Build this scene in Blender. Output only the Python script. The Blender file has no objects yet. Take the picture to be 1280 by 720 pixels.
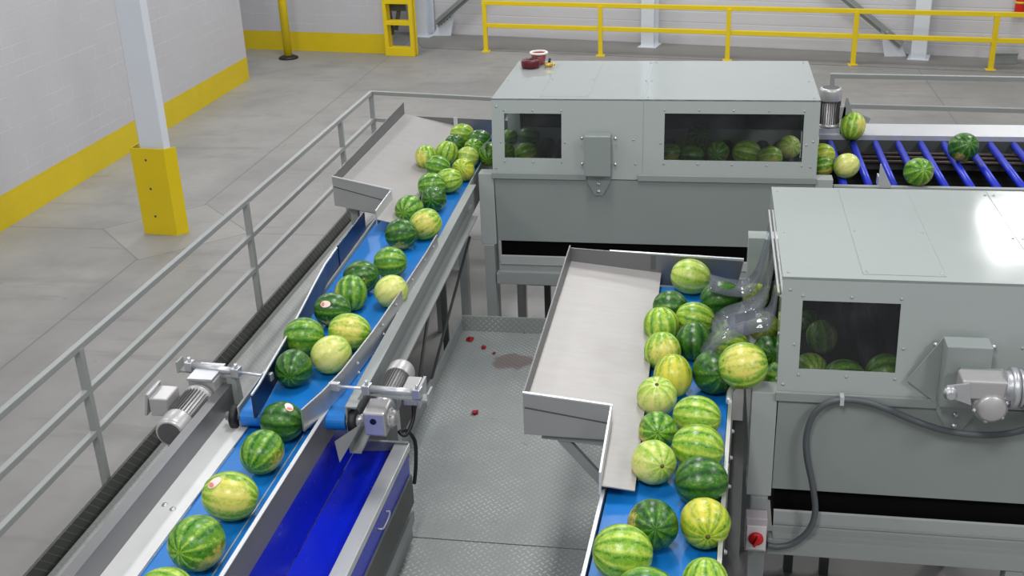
import bpy, bmesh, math, random
from mathutils import Vector, Matrix, Euler
C = bpy.context.scene.collection
sc = bpy.context.scene
PI = math.pi
V = Vector

# ------------------------------------------------------------------ colours / node helpers
def s2l(c):
    c = c/255.0
    return c/12.92 if c <= .04045 else ((c+.055)/1.055)**2.4
def rgb(r, g, b): return (s2l(r), s2l(g), s2l(b), 1)

class NT:
    """small wrapper for wiring shader nodes"""
    def __init__(self, name):
        m = bpy.data.materials.new(name); m.use_nodes = True
        self.m = m; self.t = m.node_tree; self.N = self.t.nodes; self.L = self.t.links
        self.N.clear()
        self.out = self.N.new('ShaderNodeOutputMaterial')
    def new(self, typ, **k):
        n = self.N.new(typ)
        for a, b in k.items(): setattr(n, a, b)
        return n
    def put(self, sock, v):
        if hasattr(v, 'is_output'): self.L.new(v, sock)
        else: sock.default_value = v
    def math(self, op, a, b=0.0, c=None, clamp=False):
        n = self.new('ShaderNodeMath', operation=op, use_clamp=clamp)
        self.put(n.inputs[0], a); self.put(n.inputs[1], b)
        if c is not None: self.put(n.inputs[2], c)
        return n.outputs[0]
    def step(self, x, lo, hi):
        n = self.new('ShaderNodeMapRange', interpolation_type='SMOOTHSTEP')
        self.put(n.inputs[0], x); n.inputs[1].default_value = lo; n.inputs[2].default_value = hi
        return n.outputs[0]
    def mix(self, f, a, b, mode='MIX'):
        n = self.new('ShaderNodeMix', data_type='RGBA', blend_type=mode)
        self.put(n.inputs[0], f); self.put(n.inputs[6], a); self.put(n.inputs[7], b)
        return n.outputs[2]
    def coord(self): return self.new('ShaderNodeTexCoord').outputs['Object']
    def xyz(self, v):
        n = self.new('ShaderNodeSeparateXYZ'); self.put(n.inputs[0], v); return n.outputs
    def vec(self, x, y, z):
        n = self.new('ShaderNodeCombineXYZ')
        for i, q in enumerate((x, y, z)): self.put(n.inputs[i], q)
        return n.outputs[0]
    def scale(self, v, s):
        n = self.new('ShaderNodeVectorMath', operation='MULTIPLY'); self.put(n.inputs[0], v); self.put(n.inputs[1], s); return n.outputs[0]
    def addv(self, v, s):
        n = self.new('ShaderNodeVectorMath', operation='ADD'); self.put(n.inputs[0], v); self.put(n.inputs[1], s); return n.outputs[0]
    def noise(self, v, scale, detail=3, rough=.55):
        n = self.new('ShaderNodeTexNoise'); self.put(n.inputs['Vector'], v)
        n.inputs['Scale'].default_value = scale; n.inputs['Detail'].default_value = detail; n.inputs['Roughness'].default_value = rough
        return n.outputs['Fac']
    def bump(self, h, strength=.3, dist=.01):
        n = self.new('ShaderNodeBump'); n.inputs['Strength'].default_value = strength; n.inputs['Distance'].default_value = dist
        self.put(n.inputs['Height'], h); return n.outputs[0]
    def bsdf(self, color, rough=.5, metal=0.0, normal=None, spec=.5, coat=0):
        b = self.new('ShaderNodeBsdfPrincipled')
        self.put(b.inputs['Base Color'], color); self.put(b.inputs['Roughness'], rough); self.put(b.inputs['Metallic'], metal)
        b.inputs['Specular IOR Level'].default_value = spec
        if coat: b.inputs['Coat Weight'].default_value = coat; b.inputs['Coat Roughness'].default_value = .08
        if normal is not None: self.L.new(normal, b.inputs['Normal'])
        self.L.new(b.outputs[0], self.out.inputs[0]); self.b = b
        return self.m

M = {}
def paint(name, col, rough=.4, metal=0.0, var=.06, scale=3.0, bump=0.0, spec=.5):
    t = NT(name); co = t.coord()
    n = t.noise(co, scale, 4, .6)
    dark = (col[0]*(1-var*2), col[1]*(1-var*2), col[2]*(1-var*2), 1); lite = (min(1, col[0]*(1+var)), min(1, col[1]*(1+var)), min(1, col[2]*(1+var)), 1)
    c = t.mix(n, dark, lite)
    r = t.math('ADD', t.math('MULTIPLY', t.noise(co, scale*4, 2), .08), rough-.04)
    nm = t.bump(t.noise(co, 40, 2), bump, .004) if bump else None
    M[name] = t.bsdf(c, r, metal, nm, spec); return M[name]

paint('machine_paint', rgb(162, 169, 167), .10, 0, .03, 1.5)
paint('machine_paint_dark', rgb(140, 148, 146), .36, 0, .03, 1.5)
paint('frame_paint', rgb(146, 151, 150), .42, 0, .06, 3)
paint('rail_paint', rgb(152, 155, 154), .42, .1, .06, 3)
paint('dark_frame', rgb(74, 78, 76), .5, 0, .08, 3)
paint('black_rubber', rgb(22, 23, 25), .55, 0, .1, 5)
paint('gap_shade', rgb(9, 9, 10), .85, 0, .02, 2, spec=.1)  # near-black: shade in gaps put into the colour
paint('yellow_paint', rgb(228, 200, 14), .42, 0, .05, 2)
paint('white_paint', rgb(220, 226, 234), .45, 0, .03, 2)
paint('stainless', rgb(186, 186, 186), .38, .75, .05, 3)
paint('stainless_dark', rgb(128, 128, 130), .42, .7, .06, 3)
paint('galvanised', rgb(214, 216, 218), .38, .55, .05, 6)
paint('deck_plate_white', rgb(214, 214, 214), .42, .2, .03, 3)
paint('aluminium', rgb(196, 198, 202), .34, .65, .05, 8)
paint('motor_silver', rgb(188, 186, 186), .36, .45, .06, 14)
paint('motor_dark', rgb(92, 92, 94), .5, .3, .08, 14)
paint('belt_blue', rgb(16, 116, 198), .42, 0, .05, 5, .05)
paint('liner_blue', rgb(12, 34, 190), .26, 0, .05, 3)
paint('dark_navy', rgb(13, 24, 58), .35, 0, .08, 3)  # dark navy for the left guide plate, side skirt and shaft hole
paint('roller_blue', rgb(26, 48, 190), .33, 0, .05, 4)
paint('red_plastic', rgb(208, 22, 30), .35, 0, .03, 3)
paint('maroon', rgb(92, 14, 24), .3, 0, .2, 20)
paint('cream_ring', rgb(236, 226, 220), .45, 0, .03, 10)
paint('brass', rgb(226, 190, 84), .3, .7, .1, 20)
paint('box_white', rgb(224, 220, 222), .42, 0, .03, 6)
paint('switch_grey', rgb(186, 178, 182), .45, 0, .05, 6)
paint('conduit_grey', rgb(84, 88, 92), .45, 0, .04, 10)
paint('melon_flesh', rgb(150, 20, 34), .3, 0, .15, 60)
paint('sticker_white', rgb(240, 214, 206), .4, 0, .05, 30)
paint('sticker_red', rgb(224, 130, 122), .4, 0, .05, 30)
paint('stem_brown', rgb(104, 82, 38), .7, 0, .2, 40)
paint('panel_white', rgb(214, 214, 217), .5, 0, .02, .6)

def chute_mat():
    t = NT('chute_sheet'); co = t.coord()
    st = t.noise(t.scale(co, (1.0, 5.0, 1.0)), 5, 5, .65)
    bl = t.noise(co, 1.6, 3)
    c = t.mix(st, rgb(155, 152, 150), rgb(172, 169, 167))
    c = t.mix(t.math('MULTIPLY', t.step(bl, .5, .75), .35), c, rgb(138, 135, 131))
    n2 = t.noise(t.scale(co, (2.2, 9, 1)), 4, 5, .7)
    line = t.step(t.math('ABSOLUTE', t.math('SUBTRACT', n2, .5)), .006, .0)
    c = t.mix(t.math('MULTIPLY', line, .18), c, rgb(120, 116, 112))
    M['chute_sheet'] = t.bsdf(c, .46, .3)
chute_mat()

def floor_mat():
    t = NT('concrete_floor'); co = t.coord(); x, y, z = t.xyz(co)
    n1 = t.noise(co, .35, 5, .6); n2 = t.noise(co, 1.7, 6, .65); n3 = t.noise(co, 30, 3, .6)
    c = t.mix(t.step(n1, .3, .7), rgb(132, 131, 129), rgb(152, 151, 148))
    c = t.mix(t.math('MULTIPLY', t.step(n2, .45, .75), .45), c, rgb(124, 122, 119))
    c = t.mix(t.math('MULTIPLY', t.step(n3, .5, .8), .10), c, rgb(110, 107, 103))
    # long faint tyre smears
    sm = t.noise(t.scale(co, (.35, 2.4, 1)), 1.3, 5, .6)
    c = t.mix(t.math('MULTIPLY', t.step(sm, .56, .68), .30), c, rgb(106, 105, 103))
    sp = t.noise(co, 5, 2, .5)
    c = t.mix(t.math('MULTIPLY', t.step(sp, .70, .76), .35), c, rgb(112, 103, 94))
    # control joints and the diamond isolation joint round the column
    dia = t.math('ADD', t.math('ABSOLUTE', t.math('ADD', x, 6.80)), t.math('ABSOLUTE', t.math('SUBTRACT', y, 12.74)))
    inside = t.step(dia, 1.03, 1.0)
    jx = t.math('MINIMUM', t.math('ABSOLUTE', t.math('ADD', x, 6.83)), t.math('ABSOLUTE', t.math('SUBTRACT', x, 3.90)))
    jy = t.math('ABSOLUTE', t.math('SUBTRACT', y, 12.72))
    jj = t.math('MINIMUM', jx, jy)
    j = t.math('MULTIPLY', t.step(jj, .014, .007), t.math('SUBTRACT', 1.0, inside))
    jd = t.step(t.math('ABSOLUTE', t.math('SUBTRACT', dia, 1.02)), .016, .008)
    j = t.math('MAXIMUM', j, jd)
    c = t.mix(t.math('MULTIPLY', inside, .25), c, rgb(168, 166, 162))
    c = t.mix(t.math('MULTIPLY', j, .6), c, rgb(96, 93, 90))
    r = t.math('ADD', t.math('MULTIPLY', n2, .25), .36)
    M['concrete_floor'] = t.bsdf(c, r, 0, t.bump(n3, .05, .004))
floor_mat()

def block_wall(name, along, band):
    """painted concrete block with a yellow band at the foot; `along` = coordinate that runs along the wall"""
    t = NT(name); co = t.coord(); x, y, z = t.xyz(co)
    u = y if along == 'y' else x
    br = t.new('ShaderNodeTexBrick'); t.put(br.inputs['Vector'], t.vec(u, z, 0.0))
    br.inputs['Scale'].default_value = 1.0; br.inputs['Brick Width'].default_value = .406; br.inputs['Row Height'].default_value = .203
    br.inputs['Mortar Size'].default_value = .006; br.inputs['Mortar Smooth'].default_value = .6
    n = t.noise(co, 1.1, 4); n4 = t.noise(t.scale(co, (1, 1, 4)), 1.0, 3)
    c = t.mix(n, rgb(186, 185, 189), rgb(196, 195, 199))
    gate = t.step(n4, .35, .65)
    c = t.mix(t.math('MULTIPLY', t.math('MULTIPLY', br.outputs['Fac'], gate), .55), c, rgb(224, 224, 228))
    wob = t.math('MULTIPLY', t.math('SUBTRACT', t.noise(co, 3.0, 2), .5), .012)
    yb = t.step(t.math('ADD', z, wob), band+.004, band-.004)
    yc = t.mix(t.noise(co, 3, 4), rgb(206, 182, 10), rgb(220, 194, 14))
    c = t.mix(yb, c, yc)
    M[name] = t.bsdf(c, .48, 0, t.bump(t.math('SUBTRACT', 1.0, br.outputs['Fac']), .22, .006))
block_wall('block_wall', 'y', .45)
block_wall('block_wall_back', 'x', .42)

def panel_wall():
    t = NT('metal_panel_wall'); co = t.coord(); x, y, z = t.xyz(co)
    rib = t.math('PINGPONG', z, .12)
    c = t.mix(t.noise(co, .7, 3), rgb(202, 201, 203), rgb(214, 213, 216))
    M['metal_panel_wall'] = t.bsdf(c, .5, 0, t.bump(t.step(rib, .0, .02), .35, .01))
panel_wall()

def diamond_plate(name, c0, c1, pitch=.032, stain=False, shine=1.0):
    t = NT(name); co = t.coord(); x, y, z = t.xyz(co)
    k = 1/(pitch*1.41421)
    p = t.math('MULTIPLY', t.math('ADD', x, t.math('ADD', y, z)), k)
    q = t.math('MULTIPLY', t.math('SUBTRACT', x, t.math('ADD', y, z)), k)
    fp = t.math('SUBTRACT', t.math('FRACT', p), .5); fq = t.math('SUBTRACT', t.math('FRACT', q), .5)
    par = t.math('FLOORED_MODULO', t.math('ADD', t.math('FLOOR', p), t.math('FLOOR', q)), 2.0)
    par = t.math('GREATER_THAN', par, .5)
    def ell(a, b):
        return t.math('ADD', t.math('POWER', t.math('DIVIDE', t.math('ABSOLUTE', fp), a), 2.0), t.math('POWER', t.math('DIVIDE', t.math('ABSOLUTE', fq), b), 2.0))
    e1 = ell(.46, .17); e2 = ell(.17, .46)
    e = t.math('ADD', t.math('MULTIPLY', e1, par), t.math('MULTIPLY', e2, t.math('SUBTRACT', 1.0, par)))
    tread = t.step(e, 1.1, .5)
    n = t.noise(co, 1.8, 5, .6); n2 = t.noise(co, 9, 4, .6)
    c = t.mix(n, c0, c1)
    worn = t.step(n, .42, .62)
    c = t.mix(t.math('MULTIPLY', t.math('MULTIPLY', tread, shine), t.math('ADD', t.math('MULTIPLY', worn, .55), .18)), c, rgb(206, 208, 206))
    c = t.mix(t.math('MULTIPLY', t.step(n2, .6, .8), .3), c, rgb(92, 90, 86))
    if stain:     # dried juice patch and a few drips
        d = t.math('ADD', t.math('POWER', t.math('DIVIDE', t.math('ADD', x, .58), .17), 2.0), t.math('POWER', t.math('DIVIDE', t.math('SUBTRACT', y, 1.88), .15), 2.0))
        d = t.math('ADD', d, t.math('MULTIPLY', t.math('SUBTRACT', t.noise(co, 7, 4), .5), 2.2))
        c = t.mix(t.math('MULTIPLY', t.step(d, 1.1, .6), .6), c, rgb(112, 84, 80))
        dr = t.noise(co, 13, 2)
        c = t.mix(t.math('MULTIPLY', t.step(dr, .74, .77), .7), c, rgb(58, 46, 44))
    r = t.math('SUBTRACT', .50, t.math('MULTIPLY', tread, .16))
    M[name] = t.bsdf(c, r, .25, t.bump(tread, .5, .004))
diamond_plate('tread_plate', rgb(140, 145, 144), rgb(158, 163, 161), .036, True)
diamond_plate('tread_plate_grey', rgb(146, 148, 146), rgb(160, 162, 160), .036, False, .25)
diamond_plate('tread_plate_dark', rgb(66, 68, 64), rgb(78, 80, 76), .05, False, .12)

def pane_mat():
    t = NT('window_pane')
    tr = t.new('ShaderNodeBsdfTransparent'); tr.inputs[0].default_value = (.84, .86, .86, 1)
    gl = t.new('ShaderNodeBsdfGlossy'); gl.inputs['Roughness'].default_value = .06; gl.inputs[0].default_value = (.9, .9, .9, 1)
    lw = t.new('ShaderNodeFresnel'); lw.inputs[0].default_value = 1.45
    mx = t.new('ShaderNodeMixShader'); t.L.new(t.math('MULTIPLY', lw.outputs[0], .42), mx.inputs[0]); t.L.new(tr.outputs[0], mx.inputs[1]); t.L.new(gl.outputs[0], mx.inputs[2])
    co = t.coord(); df = t.new('ShaderNodeBsdfDiffuse'); df.inputs[0].default_value = rgb(168, 172, 174)
    m2 = t.new('ShaderNodeMixShader'); t.L.new(t.math('ADD', .018, t.math('MULTIPLY', t.step(t.noise(co, 5, 5, .7), .45, .8), .03)), m2.inputs[0]); t.L.new(mx.outputs[0], m2.inputs[1]); t.L.new(df.outputs[0], m2.inputs[2])
    t.L.new(m2.outputs[0], t.out.inputs[0]); M['window_pane'] = t.m
pane_mat()
def vinyl_mat():
    t = NT('clear_vinyl')
    tr = t.new('ShaderNodeBsdfTransparent'); tr.inputs[0].default_value = (.86, .87, .90, 1)
    gl = t.new('ShaderNodeBsdfPrincipled'); gl.inputs['Base Color'].default_value = rgb(120, 124, 134); gl.inputs['Roughness'].default_value = .05
    gl.inputs['Specular IOR Level'].default_value = 1.0
    co = t.coord(); n = t.noise(co, 9, 3)
    bp = t.bump(n, .35, .02); t.L.new(bp, gl.inputs['Normal'])
    fr = t.new('ShaderNodeLayerWeight'); fr.inputs[0].default_value = .35
    f = t.math('ADD', t.math('MULTIPLY', fr.outputs['Facing'], .5), .22, clamp=True)
    mx = t.new('ShaderNodeMixShader'); t.L.new(f, mx.inputs[0]); t.L.new(tr.outputs[0], mx.inputs[1]); t.L.new(gl.outputs[0], mx.inputs[2])
    t.L.new(mx.outputs[0], t.out.inputs[0]); M['clear_vinyl'] = t.m
vinyl_mat()

def melon_mat(name, dark, mid, lite, bias, spot, spotcol, nstripe=11.0):
    """rind: jagged dark stripes running pole to pole along local X, a pale ground spot on local -Z"""
    t = NT(name); co = t.coord()
    rnd = t.new('ShaderNodeObjectInfo').outputs['Random']
    off = t.vec(t.math('MULTIPLY', rnd, 37.0), t.math('MULTIPLY', rnd, 91.0), t.math('MULTIPLY', rnd, 13.0))
    sh = t.addv(co, off)
    x, y, z = t.xyz(co)
    w1 = t.math('SUBTRACT', t.noise(sh, 1.6, 2), .5)
    w2 = t.math('SUBTRACT', t.noise(sh, 6.5, 4, .75), .5)
    w3 = t.math('SUBTRACT', t.noise(sh, 21.0, 4, .75), .5)
    w4 = t.math('SUBTRACT', t.noise(sh, 1.1, 2), .5)
    ang = t.math('ARCTAN2', z, y)
    s = t.math('SINE', t.math('ADD', t.math('MULTIPLY', ang, nstripe), t.math('MULTIPLY', w1, 4.0)))
    s = t.math('ADD', s, t.math('MULTIPLY', t.math('SINE', t.math('ADD', t.math('MULTIPLY', ang, nstripe*2.0+1.0), t.math('MULTIPLY', w2, 5.0))), .45))
    s = t.math('ADD', s, t.math('MULTIPLY', w2, 5.0))
    s = t.math('ADD', s, t.math('MULTIPLY', w3, 4.2))
    s = t.math('ADD', s, t.math('ADD', t.math('MULTIPLY', w4, 2.2), bias))
    c = t.mix(t.step(s, -2.0, -.2), dark, mid)
    c = t.mix(t.step(s, -.1, 1.9), c, lite)
    # ground spot, blotched and with the stripes still showing through
    ln = t.math('SQRT', t.math('ADD', t.math('ADD', t.math('MULTIPLY', x, x), t.math('MULTIPLY', y, y)), t.math('MULTIPLY', z, z)))
    d = t.math('DIVIDE', t.math('MULTIPLY', z, -1.0), ln)
    d = t.math('ADD', d, t.math('MULTIPLY', w2, .55)); d = t.math('ADD', d, t.math('MULTIPLY', w1, .7))
    g = t.step(d, 1.0-spot, 1.0-spot*.15)
    keep = t.math('ADD', .40, t.math('MULTIPLY', t.step(s, -1.8, 1.0), .50))
    c = t.mix(t.math('MULTIPLY', g, keep), c, spotcol)
    M[name] = t.bsdf(c, t.math('ADD', .30, t.math('MULTIPLY', w2, .14)), 0, t.bump(t.noise(sh, 3.5, 2), .06, .03), .45)
YS = rgb(214, 196, 96)
melon_mat('rind_mid', rgb(36, 92, 22), rgb(86, 140, 40), rgb(160, 190, 70), -.1, .40, YS, 9.0)
melon_mat('rind_dark', rgb(24, 66, 20), rgb(52, 104, 32), rgb(114, 152, 56), -.5, .28, YS, 9.0)
melon_mat('rind_light', rgb(54, 110, 28), rgb(124, 170, 50), rgb(188, 206, 84), .3, .5, rgb(222, 210, 108))
melon_mat('rind_pale', rgb(92, 144, 46), rgb(158, 190, 74), rgb(204, 214, 116), .5, .85, rgb(222, 218, 132), 9.0)
melon_mat('rind_yellow', rgb(62, 116, 24), rgb(142, 174, 42), rgb(200, 206, 66), .2, .85, rgb(212, 204, 78))

# ------------------------------------------------------------------ mesh builder
class MB:
    def __init__(self): self.v = []; self.f = []; self.s = []
    def add(self, vs, fs, smooth=False):
        b = len(self.v); self.v += [tuple(q) for q in vs]
        for f in fs: self.f.append([b+i for i in f]); self.s.append(smooth)
        return self
    def box(self, x0, x1, y0, y1, z0, z1):
        x0, x1 = min(x0, x1), max(x0, x1); y0, y1 = min(y0, y1), max(y0, y1); z0, z1 = min(z0, z1), max(z0, z1)
        vs = [(x, y, z) for z in (z0, z1) for y in (y0, y1) for x in (x0, x1)]
        return self.add(vs, [(0, 2, 3, 1), (4, 5, 7, 6), (0, 1, 5, 4), (2, 6, 7, 3), (0, 4, 6, 2), (1, 3, 7, 5)])
    def fbox(self, c, ax, h):
        """box about c with half sizes h along the three axes ax"""
        c = V(c); a = [V(q).normalized()*k for q, k in zip(ax, h)]
        vs = [c+a[0]*i+a[1]*j+a[2]*k for k in (-1, 1) for j in (-1, 1) for i in (-1, 1)]
        return self.add(vs, [(0, 2, 3, 1), (4, 5, 7, 6), (0, 1, 5, 4), (2, 6, 7, 3), (0, 4, 6, 2), (1, 3, 7, 5)])
    def bar(self, p, q, w, h, up=(0, 0, 1)):
        p, q = V(p), V(q); d = (q-p); L = d.length; d.normalize(); u = V(up)
        if abs(d.dot(u)) > .95: u = V((0, 1, 0))
        s = d.cross(u).normalized(); u = s.cross(d)
        return self.fbox((p+q)/2, (d, s, u), (L/2, w/2, h/2))
    def slab(self, poly, off):
        """planar polygon thickened by vector off"""
        P = [V(q) for q in poly]; o = V(off); n = len(P)
        nrm = V((0, 0, 0))
        for i in range(n): nrm += (P[i]-P[0]).cross(P[(i+1) % n]-P[0])
        if nrm.dot(o) > 0: P = P[::-1]
        fs = [tuple(range(n)), tuple(range(2*n-1, n-1, -1))]
        fs += [(i, n+i, n+(i+1) % n, (i+1) % n) for i in range(n)]
        return self.add(P+[q+o for q in P], fs)
    def lathe(self, prof, p, axis, n=24, smooth=True):
        """profile of (radius, distance along axis) from p"""
        p = V(p); a = V(axis).normalized(); t = V((0, 0, 1)) if abs(a.z) < .9 else V((1, 0, 0))
        u = a.cross(t).normalized(); w = a.cross(u)
        vs = []; fs = []
        for r, d in prof:
            for i in range(n):
                g = 2*PI*i/n; vs.append(p+a*d+(u*math.cos(g)+w*math.sin(g))*max(r, 1e-4))
        for k in range(len(prof)-1):
            for i in range(n):
                j = (i+1) % n; fs.append((k*n+i, k*n+j, (k+1)*n+j, (k+1)*n+i))
        self.add(vs, fs, smooth)
        b = len(self.v)-len(vs)
        self.f.append([b+i for i in range(n)][::-1]); self.s.append(False)
        m = b+(len(prof)-1)*n; self.f.append([m+i for i in range(n)]); self.s.append(False)
        return self
    def cyl(self, p, q, r, n=20, r2=None):
        d = V(q)-V(p); L = d.length
        return self.lathe([(r, 0), (r if r2 is None else r2, L)], p, d, n)
    def tube(self, path, r, n=10):
        P = [V(q) for q in path]; vs = []; fs = []; k = len(P); u = None
        for i in range(k):
            d = (P[min(i+1, k-1)]-P[max(i-1, 0)]).normalized()
            if u is None: u = d.cross(V((0, 0, 1)) if abs(d.z) < .9 else V((1, 0, 0))).normalized()
            u = (u-d*u.dot(d)).normalized(); w = d.cross(u)
            for j in range(n):
                g = 2*PI*j/n; vs.append(P[i]+(u*math.cos(g)+w*math.sin(g))*r)
        for i in range(k-1):
            for j in range(n):
                l = (j+1) % n; fs.append((i*n+j, i*n+l, (i+1)*n+l, (i+1)*n+j))
        self.add(vs, fs, True); b = len(self.v)-len(vs)
        self.f.append([b+j for j in range(n)][::-1]); self.s.append(False)
        self.f.append([b+(k-1)*n+j for j in range(n)]); self.s.append(False)
        return self
    def ribbon(self, path, wdir, w, th):
        """thin strip that follows path, width w along wdir"""
        P = [V(q) for q in path]; W = V(wdir).normalized()*w/2; k = len(P); vs = []; fs = []
        for i in range(k):
            d = (P[min(i+1, k-1)]-P[max(i-1, 0)]).normalized(); nn = d.cross(W).normalized()*th/2
            vs += [P[i]-W-nn, P[i]+W-nn, P[i]+W+nn, P[i]-W+nn]
        for i in range(k-1):
            for j in range(4):
                l = (j+1) % 4; fs.append((i*4+j, i*4+l, i*4+4+l, i*4+4+j))
        self.add(vs, fs, True); b = len(self.v)-len(vs)
        self.f.append([b, b+3, b+2, b+1]); self.s.append(False); e = b+(k-1)*4
        self.f.append([e, e+1, e+2, e+3]); self.s.append(False)
        return self
    def build(self, name, mat, parent=None, bevel=0.0, seg=2):
        """links everything collected as ONE mesh object; coordinates are world ones and are made local to the parent's base"""
        o0 = V(parent['_base']) if parent is not None and '_base' in parent else V((0, 0, 0))
        me = bpy.data.meshes.new(name); me.from_pydata([V(q)-o0 for q in self.v], [], self.f); me.validate()
        bm = bmesh.new(); bm.from_mesh(me); bmesh.ops.recalc_face_normals(bm, faces=bm.faces); bm.to_mesh(me); bm.free()
        for p, s in zip(me.polygons, self.s): p.use_smooth = s
        me.materials.append(M[mat] if isinstance(mat, str) else mat)
        o = bpy.data.objects.new(name, me); C.objects.link(o)
        if parent is not None:
            o.parent = parent
            if '_base' in parent: pass
        if bevel:
            b = o.modifiers.new('bevel', 'BEVEL'); b.width = bevel; b.segments = seg; b.limit_method = 'ANGLE'; b.angle_limit = .6; b.harden_normals = False
        return o

def sub(mb, name, mat, part, bevel=0.0):
    """sub-part: child of a part; the part sits at its thing's base, so local coordinates are shared"""
    part['_base'] = part.parent['_base']
    o = mb.build(name, mat, part, bevel)
    del part['_base']
    return o

ROOTS = []
def thing(name, label, cat, loc=(0, 0, 0), group=None):
    o = bpy.data.objects.new(name, None); C.objects.link(o); o.empty_display_size = .1
    o.location = loc; o['label'] = label; o['category'] = cat; o['_base'] = tuple(loc)
    if group: o['group'] = group
    ROOTS.append(o); return o
def tag(o, label, cat, group=None):
    o['label'] = label; o['category'] = cat
    if group: o['group'] = group
    return o
def struct(name, mb, mat, bevel=0):
    o = mb.build(name, mat, None, bevel); o['kind'] = 'structure'; return o
def smoothpath(pts, n=6):
    """Catmull-Rom through pts"""
    P = [V(p) for p in pts]; out = []
    for i in range(len(P)-1):
        a, b, c, d = P[max(i-1, 0)], P[i], P[i+1], P[min(i+2, len(P)-1)]
        for k in range(n):
            t = k/n; out.append(.5*((2*b)+(c-a)*t+(2*a-5*b+4*c-d)*t*t+(3*b-a-3*c+d)*t**3))
    out.append(P[-1]); return out
class Bolts(list):
    """collects bolts; each one becomes a sub-part of its own"""
    def lathe(self, prof, p, axis, n=8): m = MB(); m.lathe(prof, p, axis, n); self.append(m)
    def place(self, mat, part):
        for m in self: sub(m, 'bolt', mat, part)
def bolt(mb, p, nrm, r=.012, h=.009):
    mb.lathe([(r*1.35, 0), (r*1.35, h*.25), (r, h*.3), (r*.9, h), (.0005, h*1.15)], p, nrm, 8)
# ------------------------------------------------------------------ setting
struct('floor', MB().box(-16, 12, -3, 30, -.2, 0), 'concrete_floor')
struct('wall_left', MB().box(-9.45, -9.15, -2, 21.2, 0, 9), 'block_wall')
struct('wall_back', MB().slab([(-12.2, 24.45, 0), (-6.93, 23.6, 0), (-6.93, 23.6, 9), (-12.2, 24.45, 9)], (.05, .3, 0)), 'block_wall_back')
struct('wall_far', MB().slab([(-8.5, 26.3, 0), (10.5, 21.97, 0), (10.5, 21.97, 9), (-8.5, 26.3, 9)], (.07, .3, 0)), 'metal_panel_wall')
paint('dark_concrete', rgb(132, 130, 127), .5, 0, .08, 1.2)
struct('trim_1', MB().slab([(-6.3, 24.2, 0), (10.4, 20.95, 0), (10.5, 21.96, 0), (-7.0, 25.94, 0)], (0, 0, .012)), 'dark_concrete')  # darker concrete strip laid along the foot of the far wall

# ---- steel column with yellow guard
def hcol(mb, x, y, w, d, z0, z1, a=0.0, tw=.02, tf=.025):
    ca, sa = math.cos(a), math.sin(a); X = V((ca, sa, 0)); Y = V((-sa, ca, 0)); Z = V((0, 0, 1)); c = V((x, y, (z0+z1)/2)); h = (z1-z0)/2
    mb.fbox(c-Y*(d/2-tf/2), (X, Y, Z), (w/2, tf/2, h)); mb.fbox(c+Y*(d/2-tf/2), (X, Y, Z), (w/2, tf/2, h))
    mb.fbox(c, (X, Y, Z), (tw/2, d/2-tf, h)); return mb
t = thing('steel_column', 'white steel column with a yellow guard around its foot, standing clear of the block wall', 'column', (-6.85, 12.8, 0))
m = MB(); m.box(-7.03, -6.70, 12.63, 12.80, 0, 9); m.build('shaft', 'white_paint', t, .01)
MB().cyl((-7.075, 12.78, 0), (-7.075, 12.78, 9), .035, 14).build('conduit', 'white_paint', t)
m = MB()
m.slab([(-7.15, 12.60, 0), (-6.68, 12.56, 0), (-6.68, 12.56, 1.15), (-7.15, 12.60, 1.15)], (0, .012, 0))
m.slab([(-6.68, 12.56, 0), (-6.57, 12.68, 0), (-6.57, 12.68, 1.15), (-6.68, 12.56, 1.15)], (-.008, .01, 0))
m.slab([(-7.15, 12.60, 0), (-7.15, 13.05, 0), (-7.15, 13.05, 1.15), (-7.15, 12.60, 1.15)], (.012, 0, 0))
g = m.build('column_guard', 'yellow_paint', t)
m = Bolts()
for z in (.25, .62, 1.0): bolt(m, (-6.95, 12.582, z), (-.08, -1, 0), .012)
m.place('dark_frame', g)

# ---- bollard
t = thing('bollard', 'yellow steel bollard in a black floor ring before the back block wall', 'bollard', (-9.03, 23.15, 0))
MB().lathe([(.09, 0), (.09, 2.2), (.07, 2.25), (.03, 2.28)], (-9.03, 23.15, .02), (0, 0, 1), 24).build('post', 'yellow_paint', t)
MB().lathe([(.21, 0), (.21, .03), (.15, .06), (.10, .07)], (-9.03, 23.15, 0), (0, 0, 1), 28).build('base_ring', 'black_rubber', t)

# ---- yellow guard frame at the wall corner
t = thing('corner_barrier', 'yellow welded guard frame at the end of the back block wall', 'guard', (-6.6, 23.45, 0))
X = V((.987, -.16, 0)); Y = V((.16, .987, 0)); Z = V((0, 0, 1))
for s in (-.3, .3):
    for d in (0, .14): MB().fbox(V((-6.58, 23.4, 1.0))+X*s+Y*d, (X, Y, Z), (.04, .04, 1.0)).build('post', 'yellow_paint', t, .008)
for z, h in ((.09, .09), (.70, .045), (1.16, .06), (1.95, .05)):
    for d in (0, .14): MB().fbox(V((-6.58, 23.4, z))+Y*d, (X, Y, Z), (.27, .035, h)).build('crossbar', 'yellow_paint', t, .006)
m = MB(); m.fbox(V((-6.66, 23.62, 1.02)), (X, Y, Z), (.22, .02, .10)); m.bar((-6.6, 23.66, 1.0), (-6.72, 23.66, .5), .09, .03); m.bar((-6.85, 23.66, 1.1), (-6.80, 23.66, .4), .1, .03)
m.build('inner_bracket', 'dark_frame', t)

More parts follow.
